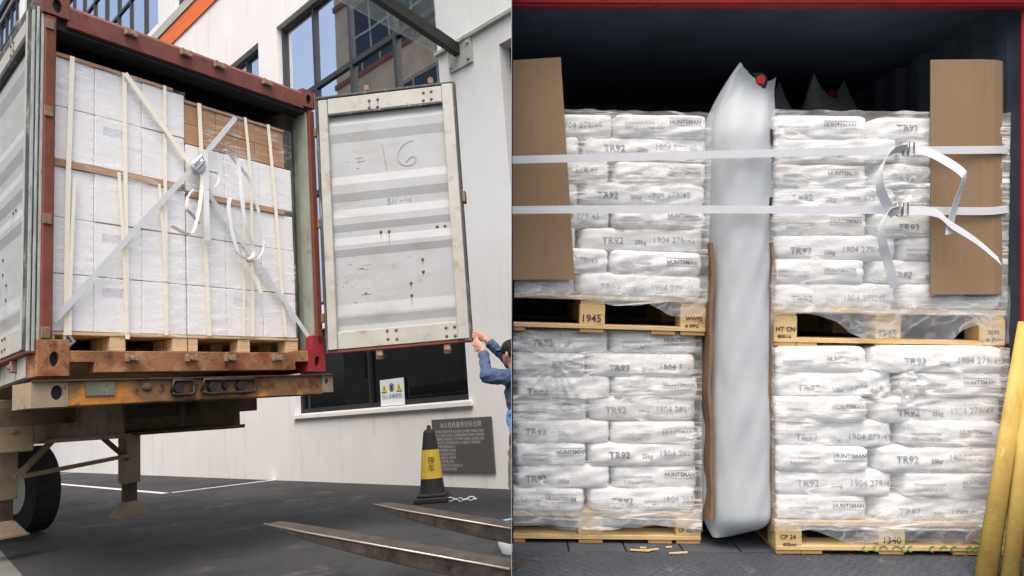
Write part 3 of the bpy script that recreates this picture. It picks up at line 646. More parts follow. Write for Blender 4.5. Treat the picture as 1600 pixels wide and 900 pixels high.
def sheet(a0, a1, b0, b1, c0, c1, label):
    b = MB(); b.box(a0, a1, b0, b1, c0, c1); o = obj('cardboard_strip', b, 'carton_brown'); o.matrix_world = ML; tag(o, label, 'cardboard')
sheet(.076, 1.10, .105, .26, 1.499, 1.551, 'brown cardboard strip between the third and fourth carton rows on the left')
sheet(1.165, 2.115, .105, .6, 1.457, 1.503, 'brown cardboard strip between carton rows on the right')
sheet(.076, 1.03, .105, .26, 2.328, 2.352, 'brown cardboard sheet on top of the tall left carton block')
sheet(1.142, 2.155, .118, .6, 2.268, 2.29, 'brown cardboard sheet on top of the small brown boxes')
def lpallet(a0, a1, blocks, label):
    p = thing('pallet', label, 'pallet', ML, 'plywood pallets in the left container')
    ys = (.115, .5, .9) if a0 > 1 else (.115, .27)
    for i in range(5 if a0 > 1 else 2):
        y = .11 + i * (.2 if a0 > 1 else .16); b = MB(); b.box(a0, a1, y, y + .14, .29, .312); obj('deck_board', b, 'plywood', p, bevel=.002)
    for x0, x1 in blocks:
        for y in ys:
            b = MB(); b.box(x0, x1, y, y + .12, .185, .288); obj('block', b, 'plywood', p, bevel=.002)
        b = MB(); b.box(x0, x1, .115, ys[-1] + .12, .167, .184); obj('bottom_board', b, 'plywood', p)
lpallet(.075, 1.135, [(.075, .15), (.525, .64), (1.01, 1.133)], 'plywood pallet under the left carton block')
lpallet(1.145, 2.228, [(1.146, 1.225), (1.6, 1.715), (2.095, 2.227)], 'plywood pallet under the right carton block')
# stretch film round each block
def film(a0, a1, c0, c1, label, seed):
    def fn(u, v):
        a = a0 + (a1 - a0) * u; c = c0 + (c1 - c0) * v
        q = .0035 * noise3(a * 5 + seed, c * 26, seed) + .003 * noise3(a * 30, c * 9 + a * 14, seed * 2)
        return (a, .1 + q, c)
    b = MB(); b.grid(90, 150, fn); o = obj('stretch_film', b, 'film', fix=False); o.data.polygons.foreach_set('use_smooth', [True] * len(o.data.polygons)); o.matrix_world = ML
    tag(o, label, 'plastic film')
film(.072, 1.137, .30, 2.345, 'clear stretch film wrapped round the left carton block', 1.0)
film(1.142, 2.226, .30, 2.285, 'clear stretch film wrapped round the right carton block', 4.0)
b = MB(); b.tube([(.2, .09, .3), (.19, .06, .25), (.22, .05, .215), (.25, .06, .24), (.225, .07, .28)], [.012, .014, .016, .014, .01], 6)
o = obj('film_tail', b, 'film_skirt', smooth=True); o.matrix_world = ML; tag(o, 'knotted tail of clear film hanging over the pallet edge', 'plastic film')
# straps
def lstrap(pts, wd, m, label, bb=.088, th=.0015, grp=None, wv=None):
    P = [(p[0], p[2] if len(p) > 2 else bb, p[1]) for p in pts]
    if len(P) > 2:
        Q = []
        for i in range(len(P) - 1):
            p0, p1, p2, p3 = [Vector(P[min(max(k, 0), len(P) - 1)]) for k in (i - 1, i, i + 1, i + 2)]
            for k in range(6):
                t = k / 6; Q.append(.5 * ((2 * p1) + (p2 - p0) * t + (2 * p0 - 5 * p1 + 4 * p2 - p3) * t * t + (3 * p1 - p0 - 3 * p2 + p3) * t ** 3))
        P = Q + [Vector(P[-1])]
    WV = None
    if wv:
        WV = [Vector(wv[0]).lerp(Vector(wv[1]), i / (len(P) - 1)) for i in range(len(P))]
    b = MB(); b.ribbon(P, wd, th, WV); o = obj('strap', b, m, fix=True); o.matrix_world = ML; tag(o, label, 'strap', grp)
V = 'vertical cream strap '
lstrap([(.234, 2.345), (.213, 1.313), (.211, .286)], .034, 'strap_cream', V + 'on the leftmost carton column')
lstrap([(.256, 1.42), (.236, .758), (.232, .287)], .024, 'strap_cream', 'second cream strap beside the strap on the leftmost carton column', .082)
lstrap([(.618, 2.345), (.627, 1.391), (.64, .27)], .032, 'strap_cream', V + 'full height on the second carton column')
lstrap([(.573, 1.531), (.612, .893), (.636, .316)], .024, 'strap_cream', 'shorter slanting cream strap on the second carton column', .082)
lstrap([(.948, 2.345), (.945, 1.452), (.945, .305)], .03, 'strap_cream', V + 'full height on the third carton column')
lstrap([(.892, 1.505), (.925, 1.032), (.944, .727)], .022, 'strap_cream', 'shorter slanting cream strap on the third carton column', .082)
lstrap([(1.255, 2.285), (1.278, 1.515), (1.313, .31)], .036, 'strap_cream', V + 'on the fourth carton column')
lstrap([(1.707, 2.285), (1.749, 1.605), (1.729, .315)], .03, 'strap_cream', V + 'full height on the fifth carton column')
lstrap([(1.667, 1.52), (1.65, .901), (1.633, .313)], .024, 'strap_cream', 'shorter cream strap on the fifth carton column', .082)
lstrap([(1.954, 2.285), (2.007, 1.533), (2.073, .324)], .034, 'strap_cream', V + 'on the rightmost carton column')
lstrap([(.615, 2.335), (1.204, 1.665)], .042, 'strap_cream', 'wide cream strap running diagonally from upper left to the knot', .07)
lstrap([(1.59, 2.245), (1.205, 1.732), (.726, 1.146), (.119, .376)], .044, 'strap_grey', 'grey lashing strap crossing from upper right to lower left', .062)
lstrap([(1.18, 1.67), (1.478, 1.3), (1.865, .865), (2.34, .295)], .042, 'strap_grey', 'grey lashing strap running from the knot to the lower right corner', .066)
lstrap([(1.387, 1.897, .05), (1.504, 1.873, .0), (1.552, 1.769, -.02), (1.569, 1.456, -.03), (1.6, 1.25, -.03), (1.68, 1.03, -.02), (1.6, .97, 0), (1.53, 1.1, .03), (1.492, 1.386, .05), (1.514, 1.503, .06)], .03, 'strap_white', 'white strap end hanging in a long loop right of the knot', wv=((.5, -.8, .2), (.7, -.6, -.2)))
lstrap([(1.461, 1.921, .05), (1.65, 1.7, 0), (1.715, 1.5, -.02), (1.781, 1.144, -.02), (1.75, 1.0, 0), (1.66, .955, .03), (1.56, 1.03, .05)], .028, 'strap_white', 'white strap end curving down over the fifth carton column', wv=((.6, -.8, .3), (.3, -.9, .4)))
lstrap([(1.56, 1.04, .04), (1.64, .92, .03), (1.73, .8, .02), (1.773, .686, .02)], .034, 'strap_cream', 'short cream strap tail below the looped strap', wv=((.8, -.5, .3), (.9, -.3, 0)))
lstrap([(1.252, 1.743, .05), (1.225, 1.504, .03), (1.181, 1.28, .02), (1.122, 1.121, .03), (.969, 1.168, .05)], .03, 'strap_cream', 'cream strap end hanging down left of the knot', wv=((1, -.3, 0), (.5, -.6, .6)))
lstrap([(1.276, 1.86, .045), (1.262, 1.512, .02), (1.255, 1.238, .01), (1.27, 1.09, .02)], .046, 'strap_grey', 'wide grey strap tail hanging straight down from the knot', wv=((1, -.1, 0), (.9, -.4, 0)))
lstrap([(1.162, 1.504, .05), (1.093, 1.415, .02), (1.08, 1.317, .01), (1.13, 1.28, .02), (1.214, 1.221, .05)], .026, 'strap_white', 'small curl of white strap left of the knot', wv=((.4, -.9, .2), (.4, -.8, .5)))
lstrap([(1.316, 1.69, .05), (1.37, 1.673, .02), (1.362, 1.587, .01), (1.289, 1.517, .02), (1.19, 1.525, .05)], .022, 'strap_white', 'thin curl of white strap right of the knot', wv=((.3, -.9, .3), (.3, -.9, .3)))
b = MB()
for p in ([(1.15, .05, 1.74), (1.2, .03, 1.70), (1.25, .05, 1.72), (1.22, .04, 1.78), (1.16, .03, 1.72), (1.19, .03, 1.65), (1.24, .03, 1.69), (1.27, .05, 1.80)],): b.ribbon(p, .045, .003)
b.tube([(1.17, .02, 1.66), (1.25, .02, 1.76), (1.21, .0, 1.79), (1.14, .02, 1.70), (1.2, .01, 1.63)], .014, 6)
o = obj('strap_knot', b, 'strap_white', smooth=True); o.matrix_world = ML; tag(o, 'bunched strap knot where the diagonal straps cross', 'strap')

# =================================================================== forklift tines, tub
def tine(p, q, wd, th, label):
    """p = tip, q = heel end (centre of the top face's near edge)"""
    p, q = Vector(p), Vector(q); d = (q - p).normalized(); s = Vector((0, 0, 1)).cross(d).normalized(); u = d.cross(s).normalized()
    if u.z < 0: u = -u
    if s.y > 0: s = -s
    b = MB(); L = (q - p).length; v = []
    for t, ww, hh in ((0, .72, .10), (.05, .86, .16), (.22, 1, .5), (.5, 1, .8), (1, 1, 1)):
        c = p + d * L * t
        for a, h in ((0, 0), (1, 0), (1, 1), (0, 1)): v.append(c - s * wd * (a * ww + (1 - ww) / 2) - u * th * h * hh)
    f = [(0, 1, 2, 3), (19, 18, 17, 16)]
    for i in range(4):
        for k in range(4): f.append((4 * i + k, 4 * i + (k + 1) % 4, 4 * (i + 1) + (k + 1) % 4, 4 * (i + 1) + k))
    b.add(v, f); o = obj('forklift_tine', b, 'steel_fork', bevel=.004); tag(o, label, 'fork', 'forklift tines in the foreground')
    t = MB(); t.tube([p - s * wd * .14 + u * .001, p + d * L * .22 + u * .001, q - d * .003 + u * .001], .006, 6); obj('edge_highlight', t, 'highlight_steel', o, smooth=True)  # thin bright strip stands in for the highlight on the near top edge
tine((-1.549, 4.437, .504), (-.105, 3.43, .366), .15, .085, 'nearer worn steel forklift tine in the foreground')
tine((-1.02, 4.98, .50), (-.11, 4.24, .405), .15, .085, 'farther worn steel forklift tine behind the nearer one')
tb = thing('plastic_tub', 'white plastic tub with pale blue rim on the asphalt behind the tines', 'tub', T(-.1, 5.72, 0))
b = MB(); pr_ = [(.13, 0), (.15, .05), (.165, .2), (.16, .2), (.14, .05), (.12, .01)]
b.tube([(0, 0, z) for r_, z in pr_], [r_ for r_, z in pr_], 24, cap=False); obj('tub_body', b, 'tub_white', tb, smooth=True, fix=False)
b = MB(); b.tube([(.168 * math.cos(t), .168 * math.sin(t), .2) for t in [2 * PI * k / 28 for k in range(29)]], .012, 6, cap=False); obj('rim', b, 'tub_blue', tb, smooth=True)
b = MB(); b.tube([(0, 0, .0), (0, 0, .012)], [.13, .13], 24); obj('bottom', b, 'tub_white', tb)

# =================================================================== PERSON pushing the door
def remeshed(mb, name, vox, smooth=6, fac=.5):
    m = mb.mesh(name); o = bpy.data.objects.new(name, m); COL.objects.link(o)
    r = o.modifiers.new('r', 'REMESH'); r.mode = 'VOXEL'; r.voxel_size = vox; r.use_smooth_shade = True
    s = o.modifiers.new('s', 'SMOOTH'); s.iterations = smooth; s.factor = fac
    dg = bpy.context.evaluated_depsgraph_get(); dg.update()
    k = bpy.data.meshes.new_from_object(o.evaluated_get(dg)); bpy.data.objects.remove(o); return k
pn = thing('person', 'person in a blue jacket and black cap pushing the open container door with both hands', 'person', T(.1, 6.42, 0))
PX, PY = .1, 6.42
def L_(x, y, z): return Vector((x - PX, y - PY, z))
F2 = Vector((-.75, .66, 0)); S2 = Vector((.66, .75, 0))      # facing, towards the far shoulder
pel = L_(.05, 6.42, .84); chest = L_(.03, 6.45, 1.17); neck = L_(.0, 6.5, 1.36); head = L_(-.045, 6.53, 1.505)
shN = chest + Vector((0, 0, .12)) - S2 * .18; shF = chest + Vector((0, 0, .12)) + S2 * .18
elN, wrN = L_(-.275, 6.44, 1.325), L_(-.30, 6.61, 1.565); elF, wrF = L_(-.06, 6.72, 1.43), L_(-.28, 6.72, 1.665)
body = MB()
body.tube([pel - Vector((0, 0, .06)), pel, pel.lerp(chest, .5), chest, chest + Vector((0, 0, .14)), neck - Vector((0, 0, .02))], [.13, .155, .145, .165, .13, .06], 16, sq=(.78, 1.0), up=F2)
body.tube([neck - Vector((0, 0, .08)), head - Vector((0, 0, .05))], [.062, .055], 12)
body.ball(head, .078, .092, .115, 18, 14, Matrix.Rotation(math.atan2(F2.y, F2.x) - PI / 2, 3, 'Z'))
body.ball(head + F2 * .045 + Vector((0, 0, -.055)), .05, .05, .055)                 # jaw
body.tube([head + F2 * .088 + Vector((0, 0, .012)), head + F2 * .112 + Vector((0, 0, -.03)), head + F2 * .085 + Vector((0, 0, -.042))], [.009, .016, .012], 8)   # nose
for s in (-1, 1): body.ball(head + S2 * .078 * s - F2 * .01 + Vector((0, 0, -.012)), .016, .016, .032)
body.tube([head + F2 * .088 + S2 * -.022 + Vector((0, 0, -.066)), head + F2 * .094 + Vector((0, 0, -.066)), head + F2 * .088 + S2 * .022 + Vector((0, 0, -.066))], [.006, .009, .006], 8)
def arm(sh, el, wr):
    body.tube([sh, sh.lerp(el, .5), el, el.lerp(wr, .35), wr], [.058, .05, .043, .042, .028], 12)
arm(shN, elN, wrN); arm(shF, elF, wrF)
def hand(wr, kn, side, curl, spread=.021):
    """palm from wrist to knuckles, four fingers curling, thumb from the side"""
    d = (kn - wr).normalized(); side = (side - d * side.dot(d)).normalized(); nrm = d.cross(side).normalized()
    body.tube([wr - d * .02, wr, wr.lerp(kn, .55), kn], [.027, .029, .036, .038], 12, sq=(.42, 1.05), up=nrm)
    for i, L in enumerate((.068, .078, .073, .056)):
        base = kn + side * (i - 1.5) * spread * 1.02 - d * .006; pts = [base - d * .012]; a = .25 + .06 * i; p = base
        for k, fr in enumerate((.45, .32, .23)):
            dd = d * math.cos(a * curl) + nrm * math.sin(a * curl) + side * (i - 1.5) * .05; pts.append(p); p = p + dd * L * fr; a += .65
        pts.append(p); body.tube(pts, [.0095, .0098, .0088, .0082, .0068], 8)
    t0 = wr.lerp(kn, .3) - side * .03
    body.tube([t0, t0 - side * .024 + d * .02 + nrm * .012, t0 - side * .03 + d * .048 + nrm * .02, t0 - side * .026 + d * .07 + nrm * .022], [.014, .0115, .0098, .008], 8)
hand(wrN, L_(-.366, 6.672, 1.636), Vector((.5, -.2, .6)), .8)
hand(wrF, L_(-.362, 6.725, 1.71), Vector((.25, -.1, .8)), .9)
hipN, hipF = pel - S2 * .09 - Vector((0, 0, .02)), pel + S2 * .09 - Vector((0, 0, .02))
knN, anN = L_(-.08, 6.4, .44), L_(-.03, 6.32, .08); knF, anF = L_(.08, 6.52, .45), L_(.24, 6.46, .08)
for hp, kn, an in ((hipN, knN, anN), (hipF, knF, anF)):
    body.tube([hp, hp.lerp(kn, .5), kn, kn.lerp(an, .35), an], [.088, .075, .056, .054, .036], 12)
    body.tube([an + Vector((0, 0, -.03)) - F2 * .05, an + F2 * .05 + Vector((0, 0, -.045)), an + F2 * .15 + Vector((0, 0, -.055))], [.04, .036, .024], 10)
obj('body', remeshed(body, 'body', .0055, 4), 'skin', pn)
jk = MB()
jk.tube([pel + Vector((0, 0, .12)), pel.lerp(chest, .5), chest, chest + Vector((0, 0, .13)), neck], [.182, .172, .188, .155, .088], 18, sq=(.82, 1.0), up=F2)
jk.ball(shN, .085, .085, .08); jk.ball(shF, .085, .085, .08)
def sleeve(sh, el, wr):
    q = el.lerp(wr, .86)
    pts = [sh]; rad = [.082]
    for t in (.25, .5, .75): pts.append(sh.lerp(el, t)); rad.append(.076 - .012 * t + .005 * math.sin(t * 20))
    pts.append(el + (el - (sh + wr) / 2).normalized() * .006); rad.append(.068)
    for t in (.2, .42, .64, .84): pts.append(el.lerp(wr, t)); rad.append(.06 - .016 * t + .005 * math.sin(t * 25))
    pts.append(q); rad.append(.038); jk.tube(pts, rad, 14)
sleeve(shN, elN, wrN); sleeve(shF, elF, wrF)
jm = remeshed(jk, 'jacket', .011, 5)
for v in jm.vertices:
    c = v.co; v.co = c + v.normal * (.006 * noise3(c.x * 22, c.z * 24, c.y * 19) + .004 * noise3(c.x * 50, c.z * 46, c.y * 44))
obj('jacket', jm, 'jacket_blue', pn)
sh_ = MB(); sh_.tube([pel + Vector((0, 0, -.05)), pel + Vector((0, 0, .05)), pel + Vector((0, 0, .2))], [.182, .184, .176], 18, sq=(.86, 1.0), up=F2)
sh_.ball(pel + F2 * .06 + Vector((0, 0, .1)), .15, .15, .14); obj('shirt', remeshed(sh_, 'shirt', .014, 5), 'shirt_blue', pn)
tr_ = MB(); tr_.tube([pel + Vector((0, 0, .05)), pel, pel - Vector((0, 0, .1))], [.165, .176, .16], 16, sq=(.86, 1.0), up=F2)
for hp, kn, an in ((hipN, knN, anN), (hipF, knF, anF)): tr_.tube([hp, hp.lerp(kn, .5), kn, kn.lerp(an, .5), an + Vector((0, 0, .0))], [.108, .098, .084, .086, .078], 14)
tm_ = remeshed(tr_, 'trousers', .014, 4)
for v in tm_.vertices: c = v.co; v.co = c + v.normal * .008 * noise3(c.x * 18, c.z * 22, c.y * 18)
obj('trousers', tm_, 'camo', pn)
for an in (anN, anF):
    s = MB(); s.tube([an + Vector((0, 0, -.028)) - F2 * .07, an + F2 * .04 + Vector((0, 0, -.03)), an + F2 * .14 + Vector((0, 0, -.042)), an + F2 * .19 + Vector((0, 0, -.05))], [.046, .05, .042, .026], 12); s.box(0, 0, 0, 0, 0, 0)
    sm_ = remeshed(s, 'shoe', .01, 3)
    for v in sm_.vertices: v.co.z = max(v.co.z, .002)
    obj('shoe', sm_, 'shoe', pn)
cp_ = MB(); RH = Matrix.Rotation(math.atan2(F2.y, F2.x) - PI / 2, 3, 'Z')
cp_.ball(head + Vector((0, 0, .035)), .09, .104, .088, 18, 12, RH)
cp_.ball(head - F2 * .03 + Vector((0, 0, -.0)), .084, .075, .07, 16, 10, RH)
cp_.ball(head + F2 * .115 + Vector((0, 0, .03)), .066, .062, .012, 16, 8, RH)
obj('cap', remeshed(cp_, 'cap', .008, 4), 'cap_black', pn)
for s in (-1, 1):
    e = MB(); e.ball(head + F2 * .082 + S2 * .032 * s + Vector((0, 0, .004)), .011, .011, .008); obj('eye', e, 'cap_black', pn, smooth=True)

# =================================================================== LOADING BAY: second container seen straight on
bay = thing('open_container', 'red framed container opened straight on, dark inside, stacked with white sacks', 'container', MR)
FL, YF, YB, XR = -1.25, 3.48, 5.62, 2.42
b = MB(); b.prism([(3.43, 1.335), (3.43, 1.44), (3.485, 1.44), (3.485, 1.30), (3.45, 1.30)], 0, 0, 2.5); obj('header_beam', b, 'bay_red', bay, bevel=.006)
b = MB(); b.tube([(0.0, 3.447, 1.322), (2.5, 3.447, 1.322)], .011, 8); obj('header_lip', b, 'bay_red', bay, smooth=True)
b = MB(); b.box(2.382, 2.5, YF, 3.505, FL, 1.298); obj('corner_post', b, 'bay_red', bay, bevel=.006)
b = MB(); b.box(-.0014, 0, 2.9, YB, FL - .25, 1.44); obj('side_wall', b, 'bay_inside', bay); b = MB(); b.box(-.003, -.0015, 2.9, YB, FL - .25, 1.44); obj('outer_skin', b, 'grey_steel', bay)
def bcor(n, p0, p1, z0, z1, dep, ax):
    m = MB(); pts = []; st = (p1 - p0) / n
    for i in range(n): y = p0 + i * st; pts += [(y, 0), (y + st * .3, 0), (y + st * .5, dep), (y + st * .8, dep)]
    pts.append((p1, 0)); k = len(pts)
    fn = (lambda p, z: (p[0], YB - p[1], z)) if ax == 0 else (lambda p, z: (XR + .03 - p[1], p[0], z))
    m.add([fn(p, z) for z in (z0, z1) for p in pts], [(i, i + 1, k + i + 1, k + i) for i in range(k - 1)]); return m
obj('end_wall', bcor(9, 0, 2.5, FL, 1.4, .04, 0), 'bay_inside', bay, fix=False)
obj('side_wall', bcor(8, 3.507, YB, FL, 1.4, .035, 1), 'bay_inside', bay, fix=False)
b = MB(); b.box(2.455, 2.5, 3.507, YB, FL, 1.4); b.box(0, 2.5, YB + .002, YB + .04, FL, 1.44); obj('outer_skin', b, 'bay_red', bay)
b = MB(); b.box(0, 2.5, 3.487, YB, 1.38, 1.42); obj('roof', b, 'bay_inside', bay)
for k in range(9):
    b = MB(); x0 = .002 + k * .272; b.box(x0, x0 + .266, 3.545, YB, FL - .03, FL); obj('plank', b, 'plank', bay, bevel=.003)
b = MB(); b.box(0, 2.5, 2.9, 3.54, FL - .03, FL - .003); b.box(0, 2.5, 2.9, 3.0, FL - .2, FL - .031); sl = obj('sill_plate', b, 'checker', bay)
ck = MB(); i = 0
y = 2.95
while y < 3.53:
    x = .02 + (i % 2) * .028
    while x < 2.46:
        a = PI / 4 if (int(x / .056) + i) % 2 else -PI / 4; c, s = math.cos(a), math.sin(a); L_2, w_2, z0, z1 = .019, .006, FL - .0031, FL + .0005
        q = [(-L_2, 0), (0, -w_2), (L_2, 0), (0, w_2)]
        ck.add([(x + p[0] * c - p[1] * s, y + p[0] * s + p[1] * c, z0) for p in q] + [(x + (p[0] * c - p[1] * s) * .7, y + (p[0] * s + p[1] * c) * .7, z1) for p in q], [(4, 5, 6, 7), (0, 1, 5, 4), (1, 2, 6, 5), (2, 3, 7, 6), (3, 0, 4, 7)])
        x += .056
    y += .028; i += 1
ck_ = obj('tread_lugs', ck, 'checker', sl, fix=False); ck_['kind'] = 'stuff'
# lashing rings high on the far wall
for x in (1.86, 2.12):
    b = MB(); b.tube([(x + .022 * math.cos(t), YB - .05, .95 + .022 * math.sin(t)) for t in [2 * PI * k / 12 for k in range(13)]], .006, 5, cap=False); obj('lashing_ring', b, 'chassis_dark', bay)

# ---- pallets of the bay
def pallet(M, wd, label, marks, h=.165, cut=False, green=False, dep=1.1):
    p = thing('pallet', label, 'pallet', M, 'timber block pallets in the loading bay')
    R = random.Random(label)
    t = .022
    for i in range(6):
        y = i * .2; b = MB(); b.box(0, wd, y, y + .15, h - t, h); obj('deck_board', b, 'timber', p, M=T(0, R.uniform(-.003, .003), 0), bevel=.002)
    bs = [(wd - .122, wd)]
    if not cut: bs = [(0, .122), ((wd - .122) / 2, (wd + .122) / 2)] + bs
    else: bs = [(.318, .44)] + bs
    for x0, x1 in bs:
        b = MB(); b.box(x0 + .004, x1 - .004, .004, dep - .01, h - 2 * t, h - t); obj('stringer', b, 'timber', p, bevel=.002)
        for j, y in enumerate((.002, .48, .96)):
            b = MB(); b.box(x0, x1, y, y + .12, .04, h - 2 * t); k = obj('block', b, 'timber', p, bevel=.002)
            if j == 0:
                c = (x0 + x1) / 2; tx = marks.pop(0) if marks else None
                if tx:
                    for q, (s, sz) in enumerate(tx): text_part('stencil', s, sz, 'ink', k, T(c + R.uniform(-.006, .006), -.0004, .08 - q * .035 if len(tx) > 1 else .068) @ FX, bold=.0006)
    b = MB(); b.box(0, wd, 0, .12, .019, .04); bbb = obj('bottom_board', b, 'timber', p, bevel=.002)
    b = MB(); b.box(0, wd, .96, 1.08, .019, .04); obj('bottom_board', b, 'timber', p, bevel=.002)
    for x0, x1 in bs + ([(.12, .22)] if not cut else [(0, .06)]) + [((bs[-2][1] + wd) / 2 - .02, (bs[-2][1] + wd) / 2 + .1)]:
        b = MB(); b.box(x0 + .002, x1 - .002, .004, dep, 0, .0185); obj('runner', b, 'timber_dark', p, bevel=.002)
    if green:
        g_ = MB(); RR = random.Random(2)
        for x in (.42, .47, .50, .56, .60, .63, .73, .78, .83, .90, .93, .97, 1.0):
            a = RR.uniform(0, 2); pts = [(x + .018 * math.cos(a + q), -.0015, .029 + .012 * math.sin(a + q)) for q in (0, .9, 1.8, 2.7, 3.4)]
            g_.ribbon(pts, .007, .0008)
        obj('green_paint_marks', g_, 'green_ink', bbb)['kind'] = 'stuff'
    return p
PUL = MR @ T(.006, 3.60, -.205) @ RZ(-.012) @ RY(.028)
PLL = MR @ T(.006, 3.66, FL + .001) @ RZ(-.03)
PUR = MR @ T(1.232, 3.545, -.275) @ RZ(-.01) @ RY(.016)
PLR = MR @ T(1.238, 3.50, FL + .001) @ RZ(-.02)
pallet(PUL, .925, 'timber pallet stencilled 1945 carrying the upper left sack stack', [[('1945', .05)], [('WW92', .026), ('# IPPC', .024)]], .18, True)
pallet(PLL, .915, 'timber pallet on the floor under the lower left sack stack', [None, [('CP 40Swn', .026)]], .155, True)
pallet(PUR, 1.105, 'timber pallet with film hanging over it under the upper right sack stack', [[('HT CN', .03), ('80016', .026)], [('1945', .045)], [('7090', .028), ('# 3W', .028)]], .185)
pallet(PLR, 1.08, 'timber pallet with green paint marks on the floor under the lower right sacks', [[('CP 24', .03), ('40Swn', .024)], [('1340', .045)], None], .155, green=True)

# ---- sacks
P1, P2 = 14.0, 7.5
def sack(M, x0, x1, z0, z1, dep, kind, code, label, group, seed):
    hx, hz, hy = (x1 - x0) / 2, (z1 - z0) / 2 + .008, dep / 2
    R = random.Random(seed); ph = R.uniform(0, 20); amp = R.uniform(.004, .011); tz = R.uniform(-.03, .03); fr = R.uniform(9, 16); ez = 1 + R.uniform(-.25, .25)
    def fy(x, z):
        xx, zz = min(abs(x) / hx, .999), min(abs(z) / hz, .999)
        e_ = max((1 - zz ** P2) ** (P1 / P2) - xx ** P1, 0) ** (1 / P1)
        return -hy * e_ - amp * e_ * noise3(x * fr + ph, z * 30 * ez, ph)
    b = MB(); nx, nz, ny = 26, 9, 6
    def add(fn, a, c):
        b.grid(a, c, fn)
    def pt(X, Y, Z):
        r = ((abs(X) ** P1 + abs(Y) ** P1) ** (P2 / P1) + abs(Z) ** P2) ** (1 / P2)
        X, Y, Z = X / r, Y / r, Z / r
        x, z = X * hx, Z * hz
        y = Y * hy
        if Y < 0: y -= amp * -Y * noise3(x * fr + ph, z * 30 * ez, ph)
        x += .006 * X * noise3(y * 20, z * 40, ph) * abs(X) ** 3
        return (x, y, z)
    sg_ = lambda t: -1 + 2 * t
    add(lambda u, v: pt(sg_(u), -1, sg_(v)), nx, nz); add(lambda u, v: pt(-sg_(u), 1, sg_(v)), nx, nz)
    add(lambda u, v: pt(-1, -sg_(u), sg_(v)), ny, nz); add(lambda u, v: pt(1, sg_(u), sg_(v)), ny, nz)
    add(lambda u, v: pt(sg_(u), sg_(v), 1), nx, ny); add(lambda u, v: pt(sg_(u), -sg_(v), -1), nx, ny)
    m = b.mesh('sack')
    import bmesh
    bm = bmesh.new(); bm.from_mesh(m); bmesh.ops.remove_doubles(bm, verts=bm.verts, dist=.0004); bmesh.ops.recalc_face_normals(bm, faces=bm.faces)
    for f in bm.faces: f.smooth = True
    bm.to_mesh(m); bm.free(); m.materials.append(MATS['sack'])
    o = bpy.data.objects.new('sack', m); COL.objects.link(o)
    o.matrix_world = M @ T((x0 + x1) / 2 + R.uniform(-.004, .004), hy + R.uniform(-.014, .014), (z0 + z1) / 2 + R.uniform(-.004, .004)) @ RY(tz * .5) @ RZ(R.uniform(-.03, .03))
    tag(o, label, 'sack', group)
    def put(txt, size, cx, cz, mt, flip=False, bold=0, frame=False):
        src = text_mesh(txt, size, bold=bold); k = src.copy(); k.materials.clear(); k.materials.append(MATS[mt])
        mxx = 0
        for v in k.vertices:
            x, z = (v.co.x, v.co.y) if not flip else (-v.co.x, -v.co.y)
            mxx = max(mxx, abs(v.co.x)); x += cx; z += cz; v.co = (x, fy(x, z) - .0035, z)
        q = bpy.data.objects.new('print', k); COL.objects.link(q); q.parent = o
        if frame:
            f = MB(); s = -1 if flip else 1
            for zz in ((-.018, .019) if frame == 2 else (-.018, -.024)):
                f.grid(6, 1, lambda u, v: ((lambda x, z: (x, fy(x, z) - .0035, z))(cx + mxx * (-1.06 + 2.12 * u), cz + s * zz + .0022 * v)))
            obj('print_rule', f, mt, o, fix=False)
    wdt = x1 - x0
    if kind == 'L':
        x = (-hx + .09 if wdt > .5 else -hx + .07) + R.uniform(-.03, .03); jz = R.uniform(-.012, .012)
        put('TR92', .047, x + .06, -.008 + jz, 'ink_dark' if R.random() < .5 else 'ink_grey', bold=R.choice((.0004, .0012)))
        if wdt > .33: put('25kg', .028, x + .195, -.014 + jz, 'ink_grey', bold=.0006)
        if wdt > .5: put(code, .041, x + .355, -.001 + jz, 'ink_grey')
    elif kind == 'R':
        put(code, .041, hx - .16, 0, 'ink_grey')
    elif kind == 'S':
        put('TR92', .04, 0, 0, 'ink_dark', bold=.001)
    else:
        jx, jz = R.uniform(-.025, .02), R.uniform(-.01, .008)
        put('HUNTSMAN', .027, hx * .48 + jx, .014 + jz, 'ink_dark', bold=.0006, frame=2 if R.random() < .5 else 1)
        put('HUNTSMAN', .025, -hx * .48 + jx, -.018 + jz, 'ink_grey', flip=True, frame=1)
    return o
GS = 'white sacks stacked on the pallets'
def layer_name(i, n): return 'top layer' if i == n - 1 else 'bottom layer' if i == 0 else f'{ORD[n - 1 - i]} layer from the top'
def stack(M, base, top, n, wd, plans, code, where, dep, seed):
    hh = (top - base) / n
    for i in range(n):
        pl = plans[i % 2] if not isinstance(plans, dict) else plans[i]
        for k, (x0, x1, kd) in enumerate(pl):
            side = ['left', 'right'][k] if len(pl) == 2 else ['left', 'middle', 'right'][k]
            sack(M, x0 + .002, x1 - .002, base + i * hh, base + (i + 1) * hh, dep, kd, code, f'white sack at the {side} of the {layer_name(i, n)}, {where} stack', GS, seed * 100 + i * 7 + k)
